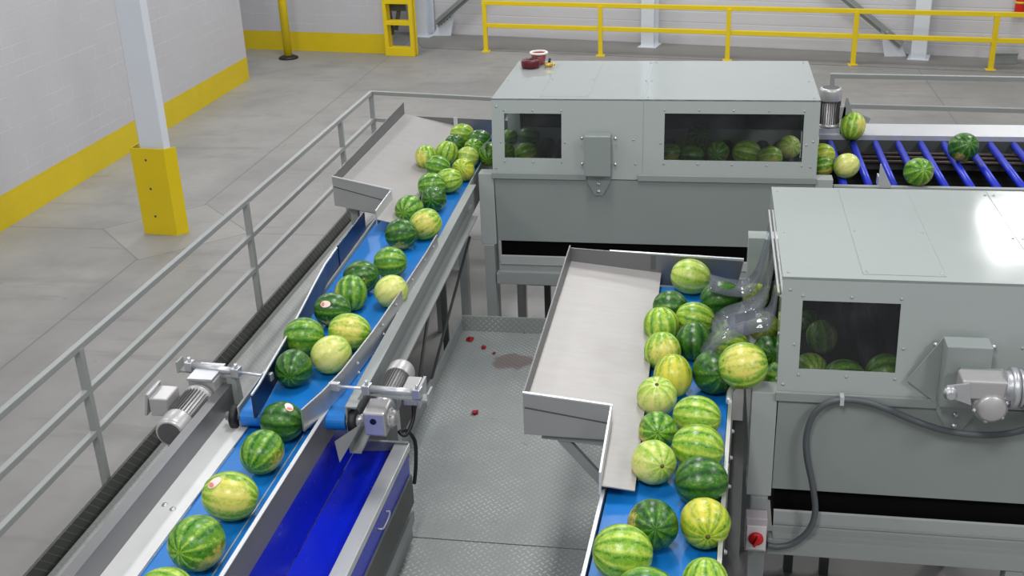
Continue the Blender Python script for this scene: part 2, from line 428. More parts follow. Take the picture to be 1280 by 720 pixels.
# ---- far wall columns and braces
def wallpt(x, off=0): return V((x, 26.3-(x+8.5)*.2279-off, 0))
for x, lab in ((-6.55, 'white wall column just beside the yellow guard frame'), (-1.3, 'white wall column behind the second bay of the yellow rail'), (4.05, 'white wall column behind the yellow rail near the red extinguisher')):
    p = wallpt(x, .28); t = thing('wall_column', lab, 'column', tuple(p), 'white columns along the far wall')
    hcol(MB(), p.x, p.y, .28, .4, 0, 9, -.224).build('shaft', 'white_paint', t)
    MB().fbox(p+V((0, -.02, .015)), ((.975, -.222, 0), (.222, .975, 0), (0, 0, 1)), (.2, .24, .015)).build('base_plate', 'white_paint', t)
for (xa, za, xb, zb, lab) in ((-6.25, .30, -2.5, 3.3, 'grey diagonal brace rising from the column by the yellow guard frame'), (3.72, .25, .7, 2.6, 'grey diagonal brace running down to the column near the red extinguisher')):
    p = wallpt(xa, .30); q = wallpt(xb, .30); p.z = za; q.z = zb
    t = thing('wall_brace', lab, 'brace', (p.x, p.y, 0), 'diagonal braces on the far wall')
    br = MB(); br.bar(p, q, .025, .16); br.bar(p+V((0, -.06, 0)), q+V((0, -.06, 0)), .1, .02); br.build('brace_bar', 'frame_paint', t)
    sg = 1 if xb > xa else -1; g = p+V((0, .05, 0))
    m = MB().slab([(g.x-.12*sg, g.y, 0), (g.x+.30*sg, g.y, 0), (g.x+.42*sg, g.y, .55), (g.x+.1*sg, g.y, .45)], (0, .02, 0)); gp = m.build('gusset_plate', 'white_paint', t)
    m = Bolts()
    for k in range(4): bolt(m, (g.x+(.10+.07*k)*sg, g.y-.012, .28+.055*k), (0, -1, 0), .016)
    m.place('dark_frame', gp)

# ---- yellow guard rail before the far wall
t = thing('guard_rail', 'long yellow two bar guard rail on posts along the far wall', 'rail', (-4.79, 23.85, 0))
posts = [(-4.79, 23.85), (-2.27, 23.40), (.33, 22.94), (2.73, 22.54), (5.18, 22.12), (7.7, 21.69)]
for x, y in posts:
    r = MB().box(x-.045, x+.045, y-.045, y+.045, 0, 1.03).build('post', 'yellow_paint', t, .006)
    sub(MB().box(x-.09, x+.09, y-.09, y+.09, .0, .018), 'foot_plate', 'yellow_paint', r)
for z in (1.035, .56):
    MB().bar((-4.84, 23.86, z), (8.4, 21.57, z), .085, .085).build('rail', 'yellow_paint', t, .006)

# ---- red extinguisher and grey box on the far side
p = wallpt(5.75, .16)
t = thing('fire_extinguisher', 'red fire extinguisher hanging on the far wall, top right', 'extinguisher', (p.x, p.y, .85))
MB().lathe([(.03, 0), (.095, .02), (.1, .06), (.1, .42), (.08, .48), (.04, .52)], (p.x, p.y, .85), (0, 0, 1), 24).build('cylinder_body', 'red_plastic', t)
MB().lathe([(.105, 0), (.105, .04)], (p.x, p.y, 1.10), (0, 0, 1), 24).build('label_band', 'yellow_paint', t)
m = MB().cyl((p.x, p.y, 1.36), (p.x, p.y, 1.43), .035, 12); m.bar((p.x-.02, p.y, 1.45), (p.x+.14, p.y, 1.49), .03, .015); m.build('valve', 'black_rubber', t)
p = wallpt(5.55, .4)
t = thing('floor_box', 'small grey box on the floor behind the yellow rail post below the extinguisher', 'box', (p.x, p.y, .012))
m = MB().box(p.x-.2, p.x+.2, p.y-.12, p.y+.12, .012, .2); m.build('body', 'frame_paint', t, .01)
MB().box(p.x-.21, p.x+.21, p.y-.13, p.y+.13, .2, .225).build('lid', 'frame_paint', t, .006)

# ---- left catwalk
t = thing('catwalk', 'narrow grey tread plate catwalk between the handrail and the blue belts', 'catwalk', (-3.3, 7, 0))
MB().box(-3.72, -2.62, 1.5, 12.0, .90, .93).build('deck_plate', 'tread_plate_grey', t)
MB().box(-3.755, -3.735, 1.5, 12.08, .84, 1.05).build('toe_board', 'tread_plate_dark', t)
for y in (2.5, 5.6, 8.7, 11.7):
    for x in (-3.6, -2.72): MB().box(x-.05, x+.05, y-.05, y+.05, 0, .80).build('leg', 'frame_paint', t)
    MB().box(-3.72, -2.64, y-.04, y+.04, .80, .90).build('crossbeam', 'frame_paint', t)
t = thing('catwalk', 'grey tread plate catwalk behind the far washer and roller bed', 'catwalk', (2, 12.5, 0))
MB().slab([(-3.6, 12.05, .90), (6.2, 12.05, .90), (6.2, 12.95, .90), (-3.6, 12.95, .90)], (0, 0, .03)).build('deck_plate', 'tread_plate_grey', t)
for x in (-3.4, .0, 3, 6):
    for y in (12.15, 12.85): MB().box(x-.05, x+.05, y-.05, y+.05, 0, .90).build('leg', 'frame_paint', t)
t = thing('handrail', 'grey three bar handrail along the left catwalk, turning right behind the far chute', 'handrail', (-3.78, 7, .9))
for y in (2.95, 5.64, 8.35, 10.93, 12.08):
    p = MB().box(-3.805, -3.757, y-.024, y+.024, .90, 1.99).build('post', 'rail_paint', t, .004)
    if y < 12: sub(MB().box(-3.757, -3.75, y-.05, y+.05, .9, 1.03), 'bolt_plate', 'rail_paint', p)
for z in (2.0, 1.69, 1.395):
    MB().bar((-3.78, 1.0, z), (-3.78, 12.10, z), .042, .042).build('rail', 'rail_paint', t, .004)
for z in (2.0, 1.69): MB().bar((-3.76, 12.08, z), (-.6, 11.55, z), .042, .042).build('end_rail', 'rail_paint', t, .004)
MB().box(-2.13, -2.08, 11.78, 11.83, .90, 1.99).build('post', 'rail_paint', t, .004)
MB().box(-.64, -.59, 11.53, 11.58, .90, 1.99).build('post', 'rail_paint', t, .004)
t = thing('handrail', 'grey two bar handrail behind the blue rollers', 'handrail', (1.35, 12.9, .93))
MB().bar((1.33, 12.9, 2.02), (6.3, 12.72, 1.98), .05, .05).build('rail', 'rail_paint', t, .004)
MB().bar((1.58, 12.9, 1.675), (6.3, 12.72, 1.62), .05, .05).build('rail', 'rail_paint', t, .004)
for x, y in ((1.355, 12.9), (3.9, 12.81), (6.2, 12.725)): MB().box(x-.025, x+.025, y-.025, y+.025, .93, 2.0).build('post', 'rail_paint', t, .004)

# ---- middle walkway
t = thing('walkway', 'grey diamond plate walkway between the two melon belts', 'walkway', (-.9, 6, 0))
MB().box(-2.0, .12, 5.51, 8.40, .83, .86).build('deck_plate', 'tread_plate', t)
MB().box(-1.70, .12, 2.2, 5.50, .83, .86).build('deck_plate', 'tread_plate', t)
MB().box(-2.0, -.2, 8.40, 8.42, .78, 1.0).build('kick_plate', 'tread_plate', t)
MB().box(-2.02, -2.0, 5.55, 8.42, .78, .97).build('kick_plate', 'frame_paint', t)
MB().box(-1.72, -1.70, 2.2, 5.50, .72, .98).build('kick_plate', 'frame_paint', t)
for y in (2.6, 5.5, 8.25):
    MB().box(-1.66, .1, y-.05, y+.05, .72, .83).build('crossbeam', 'dark_frame', t)
    for x in (-1.6, .0): MB().box(x-.05, x+.05, y-.05, y+.05, 0, .72).build('leg', 'dark_frame', t)
FL = [(-1.905, 8.22, .035, 'largest red scrap of melon flesh, at the far left of the walkway'), (-1.76, 8.09, .024, 'small red scrap of melon flesh, second from the far left of the walkway'),
      (-1.655, 8.00, .016, 'tiny red scrap of melon flesh beside the dried juice stain'), (-1.62, 7.03, .028, 'lone red scrap of melon flesh nearest the camera on the walkway')]
for i, (x, y, r, lab) in enumerate(FL):
    rr = random.Random(i+3); m = MB(); n = 9
    prof = [(r*k, z) for k, z in ((.7, 0), (1.0, .25*r), (.8, .6*r), (.3, .8*r))]
    m.lathe(prof, (x, y, .86), (0, 0, 1), n, False)
    m.v = [(q[0]+rr.uniform(-.3, .3)*r, q[1]+rr.uniform(-.45, .45)*r, max(.86, q[2]+rr.uniform(-.1, .2)*r)) for q in m.v]
    tag(m.build('melon_scrap', 'melon_flesh'), lab, 'melon scrap', 'red melon scraps on the walkway')

# ------------------------------------------------------------------ melon washer (two alike)
def washer(x0, y0, label, far):
    """x0 = left face of the hood, y0 = its front face; 2.65 long, 1.52 deep"""
    TAP = .085; L, D = 2.65, 1.52+.08; zt, zl, zb = 2.725, 2.07, 1.48
    t = thing('melon_washer', label, 'washing machine', (x0+L/2, y0+D/2, 0), 'grey melon washers')
    x1, y1 = x0+L, y0+D
    W = [(x0+.105, x0+.585, 2.235, 2.605), (x0+1.43, x0+2.53, 2.235, 2.615)]
    # hood: front sheet with two openings, top, back and right sheets, open left mouth framed
    m = MB()
    def sheet(ya, yb):
        m.box(x0, x1, ya, yb, zl, 2.235); m.box(x0, x1, ya, yb, 2.615, zt)
        m.box(x0, W[0][0], ya, yb, 2.235, 2.615); m.box(W[0][1], W[1][0], ya, yb, 2.235, 2.615); m.box(W[1][1], x1, ya, yb, 2.235, 2.615)
        m.box(W[0][0], W[0][1], ya, yb, 2.605, 2.615)
    sheet(y0, y0+.012); m.box(x0, x1, y1-.012, y1, zl, zt)
    m.box(x0, x1, y0, y1, zt-.012, zt+.002)
    for xx in (x0, x1-.012):
        m.box(xx, xx+.012, y0+.012, y0+.20, zl, zt-.012); m.box(xx, xx+.012, y1-.20, y1-.012, zl, zt-.012); m.box(xx, xx+.012, y0+.20, y1-.20, zt-.16, zt-.012)
    def taper(mb):
        mb.v = [(x, y+TAP*(max(0, z-zl)/(zt-zl))*(1-2*(y-y0)/D), z) for x, y, z in mb.v]; return mb
    hood = taper(m).build('hood', 'machine_paint', t)
    # added black sheets: the unlit tunnel's shade is put into their colour
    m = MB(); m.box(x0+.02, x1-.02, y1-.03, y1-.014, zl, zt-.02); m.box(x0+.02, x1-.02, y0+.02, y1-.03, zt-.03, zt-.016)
    sub(taper(m), 'tunnel_shade', 'black_rubber', hood)
    # folded lip under the hood, broken at the latch
    for a, b in ((x0-.006, x0+.80), (x0+1.22, x1+.006)):
        sub(MB().box(a, b, y0-.016, y0+.0, 2.062, 2.115), 'lip', 'machine_paint_dark', hood, .004)
    # service hatches and seams on the roof
    for a, b in ((x0+.40, x0+.80), (x0+1.26, x0+1.268)):
        sub(taper(MB().box(a, b, y0+.07, y1-.03, zt+.001, zt+.0045)), 'hatch', 'machine_paint', hood, .001)
    m = MB()
    for a, b in ((x0+.40, x0+.80),):
        for xx in (a-.0035, b): m.box(xx, xx+.0035, y0+.07, y1-.03, zt+.0005, zt+.0028)
        m.box(a, b, y0+.066, y0+.07, zt+.0005, zt+.0028)
    m.box(x0+1.256, x0+1.26, y0, y1, zt+.0005, zt+.003); m.box(x0+1.256, x0+1.26, y0-.0012, y0, 2.12, zt)
    sub(taper(m), 'seam', 'machine_paint_dark', hood)
    m = Bolts()
    for xx in (x0+.42, x0+.78):
        for yy in (y0+.10, y0+.75): bolt(m, (xx, yy, zt+.004), (0, 0, 1), .007, .006)
    for xx in (x0+1.24, x0+1.29, x0+2.6, x0+.03):
        for yy in (y0+.06, y0+.7, y1-.1): bolt(m, (xx, yy, zt+.002), (0, 0, 1), .007, .006)
    for (a, b, c, d) in W:
        n = max(2, int((b-a)/.24)+1)
        for k in range(n):
            xx = a+(b-a)*k/(n-1)
            for zz in (c-.028, d+.026): bolt(m, (xx, y0, zz), (0, -1, 0), .0062, .007)
        for xx in (a-.03, b+.03): bolt(m, (xx, y0, (c+d)/2-.05), (0, -1, 0), .0062, .007)
    for xx, zz in ((x0+.03, 2.15), (x0+.04, 2.66), (x0+1.18, 2.4), (x0+1.2, 2.2), (x1-.04, 2.4), (x1-.05, 2.2)): bolt(m, (xx, y0, zz), (0, -1, 0), .007, .006)
    for zz in (2.15, 2.4, 2.6): bolt(m, (x0, y0+.06, zz), (-1, 0, 0), .007, .006)
    [taper(q) for q in m]; m.place('machine_paint', hood)
    # window panes set behind the sheet
    for (a, b, c, d) in W:
        taper(MB().box(a-.02, b+.02, y0+.0135, y0+.018, c-.02, min(d+.02, 2.7))).build('window_pane', 'window_pane', t)
    # trough under the hood
    m = MB(); m.slab([(x0+.012, y0+.004, zl-.008), (x1-.01, y0+.004, zl-.008), (x1-.01, y0+.05, zb), (x0+.012, y0+.05, zb)], (0, .014, 0)); m.box(x0+.012, x1-.01, y1-.02, y1-.004, zb, zl)
    m.box(x0, x1, y0+.10, y1-.04, 1.78, 1.80)
    body = m.build('trough', 'machine_paint_dark', t)
    # end posts of the trough
    for (a, b) in ((x0-.125, x0+.006), (x1-.006, x1+.135)):
        m = MB(); m.box(a, b, y0+.0, y0+.13, zb-.02, zl+.03); m.box(a, b, y1-.13, y1, zb-.02, zl+(.33 if a < x0 else .03)); m.box(a+.02, b-.02, y0+.13, y1-.13, zb, 1.93)
        m.build('end_post', 'machine_paint', t, .004)
    # brush bed
    m = MB()
    k = 0
    while x0+.08+k*.17 < x1-.04:
        m.cyl((x0+.08+k*.17, y0+.04, 1.90), (x0+.08+k*.17, y1-.04, 1.90), .07, 14); k += 1
    m.build('brush_roller_bed', 'black_rubber', t)
    # black box painting the slot's shade, then drip ledge and bottom beam
    m = MB().box(x0+.03, x1-.03, y0+.10, y1-.10, 1.20, 1.47); m.build('shade_fill', 'gap_shade', t)
    m = MB(); m.slab([(x0+.03, y0+.045, 1.335), (x1-.03, y0+.045, 1.335), (x1-.03, y0+.02, 1.245), (x0+.03, y0+.02, 1.245)], (0, .008, .01))
    m.box(x0+.03, x1-.03, y0-.03, y0+.03, 1.20, 1.212); m.box(x0+.03, x1-.03, y0+.02, y0+.028, 1.20, 1.25); m.box(x0+.03, x1-.03, y0+.015, y0+.03, 1.27, 1.276)
    m.build('drip_ledge', 'frame_paint', t)
    MB().box(x0, x1, y0-.03, y0+.05, 1.10, 1.20).build('front_beam', 'frame_paint', t, .004)
    MB().box(x0, x1, y1-.05, y1+.03, 1.10, 1.20).build('back_beam', 'frame_paint', t, .004)
    for xx in (x0-.11, x0+1.25, x1):
        for yy in (y0-.02, y1-.10):
            if xx == x0+1.25 and yy < y0: hz = 1.1
            else: hz = zb-.02
            l = MB().box(xx+.01, xx+.10, yy, yy+.09, 0, hz).build('leg', 'frame_paint', t, .004)
            sub(MB().box(xx-.03, xx+.145, yy-.03, yy+.145, 0, .012), 'foot_plate', 'frame_paint', l)
    MB().box(x0+.0, x1, y1-.09, y1-.01, .42, .5).build('stretcher', 'dark_frame', t)
    for xx in (x0+.22, x0+.46): MB().box(xx, xx+.06, y1-.34, y1-.28, 0, 1.10).build('prop', 'dark_frame', t)
    # latch housing on the hood front with its lower plate
    bx = x0+.79
    m = MB(); m.box(bx, bx+.215, y0-.12, y0, 2.13, 2.47)
    h = m.build('latch_housing', 'machine_paint_dark', t, .006)
    m = MB().slab([(bx, y0-.010, 2.13), (bx+.215, y0-.010, 2.13), (bx+.205, y0-.010, 2.05), (bx+.14, y0-.010, 1.93), (bx+.075, y0-.010, 1.93), (bx+.01, y0-.010, 2.05)], (0, .012, 0))
    pl = m.build('latch_plate', 'machine_paint_dark', t)
    m = Bolts(); bolt(m, (bx+.107, y0-.012, 2.03), (0, -1, 0), .012); bolt(m, (bx+.107, y0-.012, 1.965), (0, -1, 0), .012); m.place('aluminium', pl)
    m = Bolts()
    for xx in (bx-.03, bx+.245):
        for zz in (2.2, 2.42): bolt(m, (xx, y0, zz), (0, -1, 0), .01)
    m.place('aluminium', h)
    return t
washer(-1.78, 8.9, 'far grey melon washer with two dark windows and a latch box, beyond the walkway', True)
washer(.40, 5.30, 'near grey melon washer at the right with a gear motor on its front', False)

def curtain_strip(path, ydir_c, w, label, group):
    m = MB().ribbon(smoothpath(path, 6), (0, 1, 0), w, .004)
    tag(m.build('curtain_strip', 'clear_vinyl'), label, 'curtain strip', group)
STRIP_C = [(.385, 2.60), (.375, 2.48), (.35, 2.40), (.27, 2.375), (.14, 2.325), (.06, 2.24), (.0, 2.13)]
G = 'clear vinyl strips at the mouth of the near washer'
for yc, w, pts, lab in ((6.40, .26, [(.385, 2.60), (.36, 2.46), (.325, 2.31), (.27, 2.225), (.16, 2.215), (.04, 2.245)], 'clear vinyl strip at the washer mouth lying over a dark melon, farthest of the three'),
                        (6.00, .30, [(.385, 2.60), (.365, 2.44), (.335, 2.32), (.25, 2.245), (.143, 2.20), (.06, 2.13)], 'clear vinyl strip curling out of the washer mouth, middle of the three'),
                        (5.58, .28, STRIP_C, 'clear vinyl strip draped over the large yellow melon, nearest of the three')):
    curtain_strip([(x, yc, z) for x, z in pts], yc, w, lab, G)
m = MB().box(.384, .394, 5.45, 6.72, 2.59, 2.61)
tag(m.build('curtain_bar', 'stainless'), 'thin metal bar clamping the vinyl strips along the near washer mouth', 'bar')
G = 'clear vinyl strips at the mouth of the far washer'
for yc, w, pts, lab in ((9.3, .3, [(-1.79, 2.55), (-1.80, 2.40), (-1.86, 2.30), (-1.96, 2.20)], 'clear vinyl strip hanging at the far washer mouth, nearest of its pair'),
                        (9.75, .3, [(-1.79, 2.55), (-1.80, 2.40), (-1.84, 2.30), (-1.93, 2.22)], 'clear vinyl strip hanging at the far washer mouth, rear of its pair')):
    curtain_strip([(x, yc, z) for x, z in pts], yc, w, lab, G)
tag(MB().box(-1.80, -1.782, 9.1, 9.95, 2.545, 2.57).build('curtain_bar', 'galvanised'), 'thin metal bar clamping the vinyl strips along the far washer mouth', 'bar')

# ---- things left on the far washer roof
t = thing('open_cup', 'small reddish cup with a cream rim on the far washer roof', 'cup', (-1.57, 10.28, 2.73))
paint('cup_red', rgb(150, 70, 74), .35, 0, .1, 20)
MB().lathe([(.05, 0), (.055, .005), (.072, .10), (.066, .10), (.05, .02), (.0005, .018)], (-1.57, 10.28, 2.729), (0, 0, 1), 28).build('cup_body', 'cup_red', t)
m = MB(); m.tube([(-1.57+.076*math.cos(2*PI*k/32), 10.28+.076*math.sin(2*PI*k/32), 2.832) for k in range(33)], .011, 10); m.build('rim', 'cream_ring', t)
t = thing('tape_roll', 'dark red tape roll lying on the left end of the far washer roof', 'tape', (-1.625, 10.13, 2.73))
MB().lathe([(.035, .01), (.04, 0), (.078, 0), (.086, .012), (.086, .062), (.078, .074), (.04, .074), (.035, .06), (.035, .01)], (-1.625, 10.13, 2.729), (0, 0, 1), 30).build('tape_body', 'maroon', t)
MB().lathe([(.028, .0), (.036, .0), (.036, .072), (.028, .072), (.028, 0)], (-1.625, 10.13, 2.729), (0, 0, 1), 24).build('core', 'black_rubber', t)
t = thing('brass_fitting', 'small brass hose fitting beside the dark red roll on the far washer roof', 'fitting', (-1.46, 10.14, 2.73))
MB().cyl((-1.49, 10.12, 2.752), (-1.43, 10.14, 2.752), .022, 6).build('hex_nut', 'brass', t)
MB().cyl((-1.43, 10.14, 2.752), (-1.405, 10.15, 2.756), .013, 12).build('tail', 'brass', t)
MB().cyl((-1.455, 10.14, 2.765), (-1.45, 10.16, 2.805), .012, 12).build('nipple', 'black_rubber', t)

# ------------------------------------------------------------------ chutes
def chute(x0, x1, y0, y1, zl, zr, ty0, tx0, label, legs):
    t = thing('catch_chute', label, 'chute', ((x0+x1)/2, (y0+y1)/2, zr), 'sheet metal catch chutes')
    def zp(x): return zl+(zr-zl)*(x-x0)/(x1-x0)
    pl = MB().slab([(x0, y0, zp(x0)), (tx0, y0, zp(tx0)), (tx0, ty0, zp(tx0)), (x1, ty0, zp(x1)), (x1, y1, zp(x1)), (x0, y1, zp(x0))], (0, 0, -.006))
    pl.build('slide_plate', 'chute_sheet', t)
    h = .085
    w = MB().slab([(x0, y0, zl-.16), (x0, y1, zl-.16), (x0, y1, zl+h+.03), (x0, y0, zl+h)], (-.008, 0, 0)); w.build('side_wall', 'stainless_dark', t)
    w = MB().slab([(x0-.008, y0, zl-.16), (tx0-.02, y0, zr-.10), (tx0, y0, zp(tx0)+h), (x0-.008, y0, zl+h)], (0, -.008, 0)); fw = w.build('front_wall', 'stainless', t)
    e = MB().bar((x0-.008, y0-.004, zl+h), (tx0, y0-.004, zp(tx0)+h), .016, .008); sub(e, 'folded_edge', 'galvanised', fw)
    e = MB().bar((x0, y0-.009, zl), (tx0-.01, y0-.009, zp(tx0)-.02), .004, .007); sub(e, 'weld_seam', 'dark_frame', fw)
    w = MB().slab([(tx0, ty0, zp(tx0)-.05), (tx0, y0, zp(tx0)-.05), (tx0, y0, zp(tx0)+h), (tx0, ty0, zp(tx0)+.07)], (-.01, 0, 0)); fw = w.build('tongue_wall', 'galvanised', t)
    return t, zp
t, zp = chute(-2.93, -2.28, 8.17, 10.40, 2.21, 2.07, 7.72, -2.455, 'far sheet metal catch chute behind the upper blue belt, dented and bare', None)
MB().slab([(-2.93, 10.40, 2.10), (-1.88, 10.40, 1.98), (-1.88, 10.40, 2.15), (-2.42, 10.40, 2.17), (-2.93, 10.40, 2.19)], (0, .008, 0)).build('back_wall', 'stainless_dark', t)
MB().box(-2.44, -2.40, 10.385, 10.40, 2.02, 2.18).build('joint_strap', 'galvanised', t)
MB().box(-2.86, -2.80, 8.3, 8.36, .93, 2.04).build('leg', 'frame_paint', t)
MB().box(-2.86, -2.80, 10.1, 10.16, .93, 2.04).build('leg', 'frame_paint', t)
MB().bar((-2.87, 8.33, 2.0), (-2.5, 8.33, 1.93), .05, .05).build('bracket', 'frame_paint', t)
MB().bar((-2.82, 8.33, 1.72), (-2.56, 8.33, 1.95), .03, .05).build('strut', 'frame_paint', t)
t, zp = chute(-.88, -.275, 4.97, 6.95, 2.13, 2.065, 4.37, -.43, 'near sheet metal catch chute beside the right belt, wide pale plate above the walkway', None)
MB().slab([(-.88, 6.95, 2.0), (.22, 6.95, 1.96), (.26, 6.95, 2.165), (-.52, 6.95, 2.205), (-.88, 6.95, 2.225)], (0, .008, 0)).build('back_wall', 'stainless_dark', t)
MB().slab([(-.62, 6.951, 2.197), (.26, 6.951, 2.165), (.26, 6.951, 2.18), (-.62, 6.951, 2.212)], (0, .02, 0)).build('top_edge', 'galvanised', t)
tp = MB().box(-.345, -.315, 6.944, 6.95, 2.09, 2.19).build('tape_patch', 'conduit_grey', t)
MB().bar((-.80, 5.02, 1.955), (-.40, 5.02, 1.925), .05, .05).build('bracket', 'frame_paint', t)
MB().bar((-.70, 5.02, 1.93), (-.44, 5.02, 1.62), .03, .05).build('strut', 'frame_paint', t)
MB().bar((-.80, 6.8, 1.955), (-.36, 6.8, 1.925), .05, .05).build('bracket', 'frame_paint', t)
MB().bar((-.70, 6.8, 1.93), (-.36, 6.8, 1.62), .03, .05).build('strut', 'frame_paint', t)
# ------------------------------------------------------------------ belt conveyors
def rot(mb, deg, c):
    a = math.radians(deg); ca, sa = math.cos(a), math.sin(a)
    mb.v = [(c[0]+(x-c[0])*ca-(y-c[1])*sa, c[1]+(x-c[0])*sa+(y-c[1])*ca, z) for x, y, z in mb.v]; return mb
def belt_loop(x0, x1, y0, y1, zt, r=.05):
    """closed belt round two end rollers"""
    pr = []
    for k in range(13):
        g = PI/2+PI*k/12; pr.append((y0+r+math.cos(g)*r, zt-r+math.sin(g)*r))
    for k in range(13):
        g = -PI/2+PI*k/12; pr.append((y1-r+math.cos(g)*r, zt-r+math.sin(g)*r))
    return MB().slab([(x0, y, z) for y, z in pr], (x1-x0, 0, 0))

# upper left belt
A, AC = 1.5, (-2.2, 5.0)
t = thing('belt_conveyor', 'upper blue belt conveyor fed by the far chute, with guide plates closing in', 'conveyor', (-2.2, 7.5, 0))
def R(m): return rot(m, A, AC)
R(belt_loop(-2.455, -1.868, 4.97, 10.38, 2.0)).build('belt', 'belt_blue', t)
m = MB(); m.box(-1.865, -1.855, 5.0, 10.36, 1.76, 2.05); m.box(-1.855, -1.80, 5.0, 8.75, 2.042, 2.05); m.box(-1.855, -1.80, 5.0, 8.75, 1.76, 1.772); m.box(-1.857, -1.835, 5.0, 8.75, 1.86, 1.875)
f = R(m).build('side_frame', 'frame_paint', t)
m = MB(); m.box(-2.475, -2.463, 5.0, 10.36, 1.76, 2.02); m.box(-2.53, -2.475, 5.0, 10.36, 1.76, 1.772); R(m).build('side_frame', 'frame_paint', t)
R(MB().box(-2.487, -2.475, 7.02, 7.72, 2.0, 2.17)).build('side_skirt', 'dark_navy', t)
# guide plates
def guide(path, z0, z1, th):
    m = MB(); P = [V((x, y, 0)) for x, y in path]
    for i in range(len(P)-1):
        a, b = P[i], P[i+1]; d = (b-a).normalized(); n = V((-d.y, d.x, 0))*th
        m.slab([(a.x, a.y, z0), (b.x, b.y, z0), (b.x, b.y, z1), (a.x, a.y, z1)], n)
    return m
GL = [(-2.545, 7.02), (-2.53, 6.70), (-2.49, 6.35), (-2.44, 5.95), (-2.395, 5.55), (-2.365, 5.22), (-2.345, 5.02), (-2.34, 4.90)]
g = guide(GL, 2.012, 2.15, .012).build('guide_plate', 'dark_navy', t)
m = MB()
for i in range(len(GL)-1): m.bar((GL[i][0]+.005, GL[i][1], 2.154), (GL[i+1][0]+.005, GL[i+1][1], 2.154), .010, .008)
sub(m, 'top_edge', 'galvanised', g)
GR = [(-1.905, 7.35), (-1.90, 7.0), (-1.905, 6.4), (-1.92, 5.75), (-1.95, 5.25), (-1.985, 5.0), (-2.03, 4.80)]
g = guide(GR, 2.012, 2.14, .01).build('guide_plate', 'stainless', t)
m = Bolts()
for y in (7.2, 6.95, 6.6, 6.2, 5.9, 5.4):
    for z in (2.045, 2.105): bolt(m, (-1.895-.012*max(0, (6.4-y)), y, z), (1, 0, 0), .009, .008)
m.place('aluminium', g)
MB().slab([(-1.90, 4.90, 1.90), (-1.775, 4.985, 1.965), (-1.78, 4.985, 1.945), (-1.885, 4.90, 1.77)], (0, -.006, 0)).build('deflector', 'stainless', t)
R(MB().cyl((-2.55, 5.02, 1.95), (-1.78, 5.02, 1.95), .025, 14)).build('drive_shaft', 'aluminium', t)
R(MB().lathe([(.03, 0), (.065, .003), (.065, .035), (.04, .04)], (-1.85, 5.02, 1.95), (1, 0, 0), 20)).build('bearing', 'black_rubber', t)
R(MB().lathe([(.03, 0), (.065, .003), (.065, .035), (.04, .04)], (-2.48, 5.02, 1.95), (-1, 0, 0), 20)).build('bearing', 'black_rubber', t)
for x, y, q in ((-2.05, 8.80, .036), (-2.29, 8.95, .024)): MB().box(x-q, x+q, y-q, y+q, 0, 1.76).build('leg', 'frame_paint' if x > -2.1 else 'dark_frame', t)
for y, zf in ((5.75, 0),):
    for x in (-2.50, -1.83):
        R(MB().box(x-.04, x+.04, y-.04, y+.04, .86 if x > -2 else 0, 1.76)).build('leg', 'frame_paint', t)
    R(MB().box(-2.53, -1.87, y-.03, y+.03, 1.10, 1.17)).build('stretcher', 'dark_frame', t)
for x in (-2.50, -1.90): R(MB().box(x-.03, x+.03, 10.1, 10.16, 0, 1.76)).build('leg', 'frame_paint', t)
MB().cyl((-1.95, 8.65, 1.62), (-2.02, 7.2, .9), .012, 8).build('brace_rod', 'dark_frame', t)
MB().cyl((-1.93, 7.2, 1.75), (-1.93, 6.5, 1.12), .012, 8).build('brace_rod', 'dark_frame', t)
R(MB().box(-2.25, -2.18, 5.8, 8.7, 1.05, 1.12)).build('stretcher', 'dark_frame', t)

# lower left belt
t = thing('belt_conveyor', 'lower blue belt conveyor at bottom left, with a pale deck plate and steel guards', 'conveyor', (-2.25, 3.2, 0))
belt_loop(-2.43, -2.10, .8, 5.35, 1.88).build('belt', 'belt_blue', t)
m = MB().slab([(-2.10, .8, 1.884), (-1.985, .8, 1.90), (-1.985, 5.12, 1.90), (-2.10, 5.12, 1.884)], (0, 0, -.01)); st = m.build('edge_liner', 'belt_blue', t)
m = MB().box(-2.103, -2.097, .8, 5.1, 1.874, 1.888); sub(m, 'wear_strip', 'galvanised', st)
dk = MB().box(-2.60, -2.432, .8, 5.13, 1.884, 1.894).build('deck_plate', 'deck_plate_white', t)
m = Bolts()
for y in (5.06, 4.24, 3.4, 2.6):
    for x in (-2.555, -2.50): bolt(m, (x, y-(.0 if x < -2.53 else .03), 1.894), (0, 0, 1), .012, .008)
m.place('aluminium', dk)
m = MB(); m.box(-2.612, -2.60, .8, 5.24, 1.72, 2.03); m.box(-2.66, -2.612, .8, 5.24, 2.02, 2.03); m.build('side_guard', 'stainless_dark', t)
m = MB(); m.box(-1.985, -1.973, .8, 5.10, 1.83, 2.005); gd = m.build('side_guard', 'stainless_dark', t)
sub(MB().box(-1.989, -1.969, .8, 5.10, 2.005, 2.011), 'folded_edge', 'galvanised', gd)
m = MB(); m.box(-2.60, -2.59, .8, 5.2, 1.70, 1.884); m.box(-2.04, -2.03, .8, 5.2, 1.60, 1.83); m.build('side_frame', 'frame_paint', t)
for y in (1.6, 4.6):
    for x in (-2.56, -2.10): MB().box(x-.04, x+.04, y-.04, y+.04, 0, 1.72).build('leg', 'frame_paint', t)

